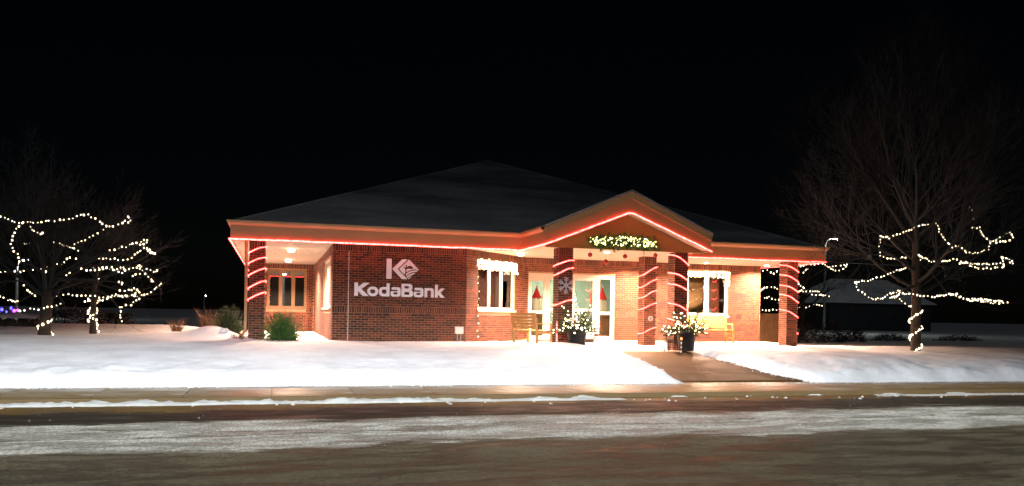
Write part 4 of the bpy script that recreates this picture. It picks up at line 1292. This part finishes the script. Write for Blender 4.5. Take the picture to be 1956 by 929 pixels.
# east tree: tall
RT = [[(910,48),(925,65),(918,100),(930,115)], [(920,148),(962,152),(975,190),(1005,212),(1020,230)], [(1020,230),(1065,205),(1115,172),(1135,200),(1105,222),(1040,228)],
 [(445,195),(490,203),(520,190),(590,165),(650,140),(735,125),(750,175),(780,220),(815,252),(850,245),(885,275),(925,285),(1000,268),(1020,235)],
 [(445,195),(438,245),(438,290),(490,315),(530,315),(580,303)],
 [(320,435),(390,425),(460,400),(530,375),(590,355),(640,320),(690,325),(750,330),(800,325),(825,312),(870,330),(930,340),(1000,340),(1050,340),(1085,325),(1075,300),(1115,315),(1135,335),(1110,335)],
 [(910,352),(960,365),(1020,362),(1080,358),(1085,335)], [(640,292),(655,305),(690,312)], [(860,335),(900,335),(880,325)],
 [(310,435),(320,465),(350,495),(400,525),(450,520),(500,490),(540,478),(560,495),(600,498),(660,505),(720,512),(770,505),(810,495),(850,515),(900,530),(970,532),(1040,545),(1115,540)],
 [(490,515),(530,512),(560,545),(600,563)], [(495,495),(545,488),(520,515),(500,512)], [(800,500),(840,497),(880,520),(960,525),(1080,535)]]
rtb = Vector((19.15, 21.15, -.22)); rp = hang([zoomR(p) for p in RT], 21.1, .7, 12)
t = thing('bare_tree', rtb, 'tall bare tree with light strings on the east lawn', 'tree')
tt = rtb + Vector((-.05, .05, 4.3))
MB().tube([rtb + Vector((0, 0, -.15)), rtb + Vector((0, 0, .15)), rtb + Vector((0, 0, 1.5)), rtb + Vector((-.03, 0, 2.8)), tt], [.19, .155, .145, .12, .09], 10).build('trunk', 'bark', t, True)
random.seed(33); cm = MB()
limbs_for(cm, rp, rtb + Vector((0, 0, 3.0)), rtb + Vector((0, 0, 1.8)), rnd)
for k in range(15):
    a = k * 2.4; h = 1.9 + 2.4 * k / 14
    d = Vector((math.cos(a), math.sin(a) * .8, .35 + .9 * k / 14)).normalized()
    grow(cm, rtb + Vector((-.05 * k / 14, 0, h)), d, random.uniform(1.9, 2.5), .07, 0, 4, .55, .16, 3, 6)
for k in range(3):
    grow(cm, tt, Vector((random.uniform(-.5, .5), random.uniform(-.4, .4), 1)).normalized(), 2.7, .08, 0, 4, .5, .2, 3, 6)
cm.build('crown', 'twig', t)
strings('tree_lights', rp, 'warm light strings over the branches of the tall east lawn tree', group='light strings on trees', step=.115, r=.0205, loc=tt)
spir = []
for (x0, y0), (x1, y1) in (((602, 810), (665, 765)), ((600, 714), (665, 672)), ((600, 622), (662, 588))):
    a, b = zoomR([(x0, y0), (x1, y1)])
    A, B = atY(*a, 20.97), atY(*b, 20.97)
    spir += [A, A.lerp(B, .5) + Vector((0, -.02, 0)), B, B + Vector((.04, .2, .08)), (A + B) / 2 + Vector((0, .36, .30))]
spir = [spir]
strings('trunk_lights', spir, 'warm light string wound round the tall east lawn tree trunk', group='light strings on trees', step=.085, r=.024)
# tree behind the building, east end
BT = [[(445,318),(500,310),(560,305),(610,300),(650,320),(690,320),(740,310),(790,300)], [(650,325),(700,350),(750,340),(790,305)], [(480,360),(510,335),(490,345)],
 [(450,440),(490,465),(450,490),(530,490),(585,485),(600,510),(655,525)], [(540,510),(590,515),(640,525)], [(440,600),(490,600),(530,590),(560,575),(620,588)], [(470,565),(490,570)],
 [(205,350),(220,325),(270,375),(310,345)], [(190,485),(220,460),(270,458),(305,470),(360,480)], [(215,535),(245,525),(280,545),(310,548),(380,555)], [(200,615),(240,618),(280,610),(315,620),(400,610)],
 [(232,720),(265,715),(292,715),(340,720)], [(245,767),(305,765),(340,770)]]
btb = Vector((24.6, 34.5, -.25)); bp_ = hang([zoomB(p) for p in BT], 34.0, .9, 3)
t = thing('bare_tree', btb, 'bare tree with light strings standing beyond the east end of the bank', 'tree')
MB().tube([btb + Vector((0, 0, -.2)), btb + Vector((0, 0, 1.4)), btb + Vector((0, .1, 3.2))], [.15, .12, .08], 8).build('trunk', 'bark', t, True)
random.seed(44); cm = MB(); limbs_for(cm, bp_, btb + Vector((0, 0, 2.8)), btb + Vector((0, 0, 1.2)), rnd)
for k in range(7):
    a = k * .9; grow(cm, btb + Vector((0, 0, 1.4 + .25 * k)), Vector((math.cos(a), math.sin(a), .6)).normalized(), 1.8, .06, 0, 3, .55, .15, 3, 5)
cm.build('crown', 'twig', t)
strings('tree_lights', bp_, 'warm light strings on the tree beyond the east end of the bank', group='light strings on trees', step=.19, r=.030, loc=btb + Vector((0, 0, 3)))

# ------------------------------------------------------------------ shrubs and grasses
def shrub(c, rx, rz, label, mat, n, name='evergreen_shrub', ln=.10, seed=1, spiky=False, flat=.8):
    random.seed(seed); c = Vector(c)
    t = thing(name, c, label, 'shrub' if not spiky else 'grass', None)
    g = MB(); st = MB()
    for i in range(n):
        a = random.uniform(0, 6.28)
        if spiky:
            r0 = random.random() ** .6 * rx * .35; b = c + Vector((math.cos(a) * r0, math.sin(a) * r0, -.05))
            lean = random.uniform(.02, .75); h = rz * random.uniform(.3, 1.15)
            p1 = b + Vector((math.cos(a) * lean * h * .4, math.sin(a) * lean * h * .4, h * .6)); p2 = b + Vector((math.cos(a) * lean * h, math.sin(a) * lean * h, h))
            s = Vector((-math.sin(a + i), math.cos(a + i), 0)) * .0045; p2 = p2 + Vector((random.uniform(-.06, .06), random.uniform(-.06, .06), -.10 * h * lean)); p1 = p1 + Vector((random.uniform(-.05, .05), random.uniform(-.05, .05), 0))
            g.add([b - s, b + s, p1 + s * .8, p1 - s * .8], [[0, 1, 2, 3]]); g.add([p1 - s * .8, p1 + s * .8, p2], [[0, 1, 2]])
        else:
            el = random.uniform(.0, 1.45)
            d = Vector((math.cos(a) * math.cos(el), math.sin(a) * math.cos(el) * flat, math.sin(el) * rz / rx)); rr = rx * random.uniform(.45, 1.08)
            p0 = c + d * rr * .25; p1 = c + d * rr + Vector((0, 0, .02))
            if i % 4 == 0: st.tube([c, p1], [.008, .003], 3, False)
            needles(g, p0, p1 - p0, (p1 - p0).length, 22, ln, .006)
    if st.v: st.build('stems', 'twig', t)
    tag(g.build('foliage', mat, t), kind='stuff')
    return t
shrub((.22, 23.50, -.05), .66, .86, 'green spiky evergreen shrub beside the west brick column', 'needles', 620, seed=3)
shrub((-1.20, 24.6, -.02), .62, .95, 'dark dull green shrub on the lawn side of the west column', 'needles_dark', 420, seed=5)
shrub((-1.75, 25.4, .12), .55, .80, 'tall russet dry grass clump behind the snow drift', 'dry_grass', 420, 'dry_grass_clump', seed=6, spiky=True)
shrub((-2.75, 26.3, .2), .40, .42, 'low russet dry grass tuft on the open west lawn', 'dry_grass', 200, 'dry_grass_clump', seed=7, spiky=True)
shrub((-.92, 23.5, -.05), .30, .36, 'brown withered stems at the foot of the downspout', 'dry_grass', 160, 'dry_grass_clump', seed=8, spiky=True)
shrub((20.0, 22.5, -.2), .35, .36, 'few thin dry stems behind the tall east tree trunk', 'dry_grass', 16, 'dry_grass_clump', seed=9, spiky=True)
# snow lumps on the drift
for i, (px, py, r) in enumerate(((418, 632, .085), (427, 627, .10), (434, 625, .07), (410, 634, .06))):
    p = atY(px, py, 23.9)
    m = MB(); m.ball(p - Vector((0, .1, .10)), r * .85, 12, 10, 1.2)
    m.v = [v + Vector((noise.noise(v * 14), noise.noise(v * 14 + Vector((5, 0, 0))), noise.noise(v * 14 + Vector((0, 5, 0))))) * .045 for v in m.v]
    tag(m.build('snow_clump', 'snow', smooth=True), 'snow clump sitting on the low stems beside the west drift', 'snow clump', 'snow clumps on the drift')
# brown board enclosure beyond the east wall
t = thing('equipment_enclosure', (19.85, 30.0, -.3), 'brown board enclosure standing beyond the east wall', 'enclosure')
MB().box(19.05, 20.55, 30.06, 31.4, -.35, 1.03).build('core', 'dark_metal', t)
for i in range(11): MB().box(19.03 + .138 * i, 19.03 + .138 * i + .128, 30.02, 30.055, -.35, 1.08 + random.uniform(-.01, .01)).build('board', 'enclosure_wood', t)
for i in range(9): MB().box(19.01, 19.045, 30.07 + .145 * i, 30.07 + .145 * i + .135, -.35, 1.08).build('board', 'enclosure_wood', t)

# ------------------------------------------------------------------ street lamps and distance
def street_lamp(base, h, arm, label, energy, color, head_r=.16, spot=None, blend=.3, group='street lamps', wing=False):
    b = Vector(base); t = thing('street_lamp', b, label, 'street lamp', group)
    a = Vector(arm)
    MB().tube([b, b + Vector((0, 0, h * .5)), b + Vector((0, 0, h - .4))], [.10, .085, .065], 10).build('pole', 'grey_metal', t)
    MB().lathe(b, [(.17, 0), (.17, .06), (.12, .12)], 12).build('base', 'grey_metal', t)
    MB().tube(smooth_path([b + Vector((0, 0, h - .45)), b + Vector((0, 0, h)) + a * .25, b + Vector((0, 0, h + .1)) + a], 2), .04, 7).build('arm', 'grey_metal', t)
    hp = b + a + Vector((0, 0, h + .08))
    MB().lathe(hp, [(head_r, -.05), (head_r * 1.1, .0), (head_r * .8, .09), (.04, .14)], 14).build('head', 'grey_metal', t, True)
    MB().lathe(hp, [(head_r * .3, -.12), (head_r * .75, -.09), (head_r * .85, -.052)], 12).build('lens', 'street_disc', t, True)
    if energy:
        if spot:
          lo = lamp('street_light', 'SPOT', hp - Vector((0, 0, .16)), energy, color, t, spot_size=R_(spot), spot_blend=blend, shadow_soft_size=.12)
          if wing: batwing(lo.data)
        else: lamp('street_light', 'POINT', hp - Vector((0, 0, .22)), energy, color, t, shadow_soft_size=.12)
    return t
# the lamp on the camera's side of the street lights lawn, walk and sign
street_lamp((0.8, -3.8, -.87), 9.0, (0, 5.2, 0), 'tall street lamp with long arm on the near side of the road', 3800, (.91, .96, 1.0), spot=172, blend=.1, wing=True)
pL = atY(1575, 560, 52.0); hL = atY(1593, 455, 52.0)
street_lamp((pL.x, 52.0, -.6), hL.z + .6 - .1, (hL.x - pL.x, -.2, 0), 'lit street lamp on a pale pole beyond the east eave', 450, (.9, 1, .9), .2)
pL = atY(32, 560, 62.0); hL = atY(51, 495, 62.0)
street_lamp((pL.x, 62.0, -.3), hL.z + .3 - .1, (hL.x - pL.x, -.2, 0), 'lit street lamp far behind the broad west lawn tree', 160, (.9, 1, .9), .2)
p = atY(390, 565, 110); street_lamp((p.x, 110, 0), p.z, (.2, 0, 0), 'tiny lit street lamp in the dark behind the west lawn', 0, (1, 1, 1), .07)
# far house with a snowy roof
p0 = atY(1585, 578, 66.0); p1 = atY(1720, 575, 66.0); rz_ = atY(1660, 543, 69.0).z
t = thing('far_house', ((p0.x + p1.x) / 2, 69, -.3), 'distant low house with a snow-covered roof beyond the east trees', 'house')
MB().box(p0.x + .3, p1.x + 4, 66.4, 74, -.5, p0.z - .05).build('wall', 'pale_siding', t)
m = MB(); xa, xb = p0.x - .1, p1.x + 4.4
m.add([(xa, 66.0, p0.z), (xb, 66.0, p0.z), (xb - 2.4, 70.2, rz_ + .5), (xa + 3.4, 70.2, rz_ + .5), (xa, 74.4, p0.z), (xb, 74.4, p0.z)], [[0, 1, 2, 3], [1, 5, 2], [0, 3, 4], [3, 2, 5, 4], [0, 4, 5, 1]])
m.build('roof', 'snow', t)
for i in range(3): MB().box(p0.x + 1.2 + 2.2 * i, p0.x + 2.3 + 2.2 * i, 66.36, 66.397, .4, 1.3).build('window', 'dark_metal', t)
# frosted hedge bushes east of the bank, and on the far west side
random.seed(50)
def bush(c, rx, ry, rz, label, seed, group, n=700):
    random.seed(seed); c = Vector(c); t = thing('hedge_bush', c, label, 'bush', group); g = MB(); st = MB()
    for i in range(n):
        a = random.uniform(0, 6.28); el = math.asin(random.uniform(0, 1)); rr = random.uniform(.6, 1.0) * (1 + .25 * noise.noise(Vector((math.cos(a) * 2 + seed, math.sin(a) * 2, el * 2))))
        p = c + Vector((rx * math.cos(a) * math.cos(el) * rr, ry * math.sin(a) * math.cos(el) * rr, rz * math.sin(el) * rr))
        for _ in range(4):
            q = Vector((random.uniform(-1, 1), random.uniform(-1, 1), random.uniform(-1, 1))).normalized() * .08; s = q.orthogonal().normalized() * .03
            pp = p + Vector((random.uniform(-.1, .1), random.uniform(-.1, .1), random.uniform(-.1, .1)))
            g.add([pp - s, pp + q * .5, pp + s, pp - q * .5], [[0, 1, 2, 3]])
        if i % 40 == 0: st.tube([c, p], [.02, .006], 3, False)
    st.build('stems', 'twig', t); tag(g.build('foliage', 'hedge_leaf', t), kind='stuff')
HB = 'frosted dark bush '
for i, (px, pyb, Y, rx, rz, lab) in enumerate(((1545, 655, 31, .75, 1.0, 'directly beyond the east column'), (1590, 655, 32, .6, 1.15, 'tallest of the row beyond the east column'),
        (1630, 655, 33, .6, .75, 'with a pointed top in the row beyond the east column'), (1700, 655, 35, 1.2, .45, 'low and wide behind the tall east tree'), (1830, 655, 36, 1.6, .4, 'low, last of the row beyond the tall east tree'))):
    p = atY(px, pyb, Y); bush((p.x, Y, -.25), rx, .6, rz, HB + lab, 60 + i, 'bushes beyond the east lawn', 380)
for i, (px, Y, rx, rz, lab) in enumerate(((130, 33, 1.5, .75, 'behind the slim west lawn tree'), (205, 36, 1.1, .65, 'beside the low mound behind the slim west tree'))):
    p = atY(px, 640, Y); bush((p.x, Y, .1), rx, .6, rz, HB + lab, 80 + i, 'bushes behind the west lawn', 420)
# snow-topped low hedge at the far west
p0, p1 = atY(-60, 640, 28.5), atY(72, 640, 28.5)
t = thing('low_hedge', ((p0.x + p1.x) / 2, 28.5, .1), 'low clipped hedge with a cap of snow on the far west lawn', 'hedge')
m = MB()
for i in range(900):
    x = random.uniform(p0.x - 1, p1.x); y = random.uniform(28.2, 28.9); z = random.uniform(.0, .48)
    q = Vector((random.uniform(-1, 1), random.uniform(-1, 1), random.uniform(-1, 1))).normalized() * .09; s = q.orthogonal().normalized() * .04
    P_ = Vector((x, y, z)); m.add([P_ - s, P_ + q * .5, P_ + s, P_ - q * .5], [[0, 1, 2, 3]])
tag(m.build('foliage', 'hedge_leaf', t), kind='stuff')
MB().box(p0.x - 1, p1.x - .05, 28.3, 28.8, -.1, .42).build('core', 'soil', t)
rows = []; m = MB(); n_ = 40
for i in range(n_ + 1):
    x = lerp(p0.x - 1.05, p1.x + .05, i / n_)
    for q in range(7):
        tq = q / 6; m.v.append(Vector((x, lerp(28.12, 28.98, tq), .46 + .13 * math.sin(math.pi * tq) + .03 * nz(x, tq, 1.5, 77))))
m.f = [[i * 7 + q, (i + 1) * 7 + q, (i + 1) * 7 + q + 1, i * 7 + q + 1] for i in range(n_) for q in range(6)]
m.build('snow_cap', 'snow', t, True)
# far coloured lights on posts
pp = [atY(x, y, 44.0) for x, y in ((-30, 592), (0, 590), (12, 597), (22, 588), (30, 596), (40, 588))]
t = strings('coloured_lights', [pp[:4]], 'far blue light string on posts behind the west hedge', group='far coloured lights', mat='bulb_blue', step=.25, r=.06)
strings('coloured_lights', [pp[3:]], 'far purple light string on posts behind the west hedge', group='far coloured lights', mat='bulb_purple', step=.2, r=.055)
for q, lab in ((pp[3], 'thin post carrying the far coloured lights'), (pp[1], 'short post at the far end of the blue lights')):
    t = thing('light_post', (q.x, q.y, -.2), lab, 'post', None)
    MB().tube([(q.x, q.y + .03, -.3), (q.x, q.y + .03, q.z + .05)], .035, 6).build('shaft', 'grey_metal', t)
    MB().ball((q.x, q.y + .03, q.z + .08), .05, 8, 6).build('finial', 'grey_metal', t)
# overhead wire past the east street lamp
a, b = atY(1560, 499, 50), atY(1956, 506, 58)
tag(MB().tube([a.lerp(b, i / 12) - Vector((0, 0, .25 * math.sin(math.pi * i / 12))) for i in range(13)], .012, 4).build('overhead_wire', 'grey_metal'), 'thin overhead wire running past the far street lamp', 'wire')

# crumbs of ploughed snow and ice along the bank, the kerb and over the road
random.seed(91); ch = MB()
def crumb(x, y, z, r):
    o = Vector((x, y, z)); a = random.uniform(0, 6.28)
    ring_ = [o + Vector((math.cos(a + k * 1.257) * r * random.uniform(.7, 1.3), math.sin(a + k * 1.257) * r * random.uniform(.7, 1.3), -.01)) for k in range(5)]
    top_ = o + Vector((random.uniform(-.3, .3) * r, random.uniform(-.3, .3) * r, r * random.uniform(.35, .8)))
    ch.add(ring_ + [top_], [[k, (k + 1) % 5, 5] for k in range(5)])
for i in range(520):
    x = random.uniform(-7, 22); crumb(x, 17.30 + abs(random.gauss(0, .10)) * -1 + .08, WALKZ + .004, random.uniform(.012, .045))
for i in range(90):
    x = random.uniform(-7, 22); crumb(x, 14.75 + random.gauss(0, .22), ROADZ + .006, random.uniform(.012, .05))
for i in range(110):
    x = random.uniform(-6, 18); y = random.uniform(9.5, 14.5); crumb(x, y, ROADZ + .004, random.uniform(.006, .016))
for i in range(160):
    y = random.uniform(17.5, 21); x = (XL(y) + abs(random.gauss(0, .12))) if random.random() < .5 else (XR(y) - abs(random.gauss(0, .12)))
    crumb(x, y, slab(y) + .004, random.uniform(.012, .04))
tag(ch.build('snow_crumbs', 'dirty_snow'), 'scattered crumbs of ploughed snow on road and walk', 'snow', kind='stuff')
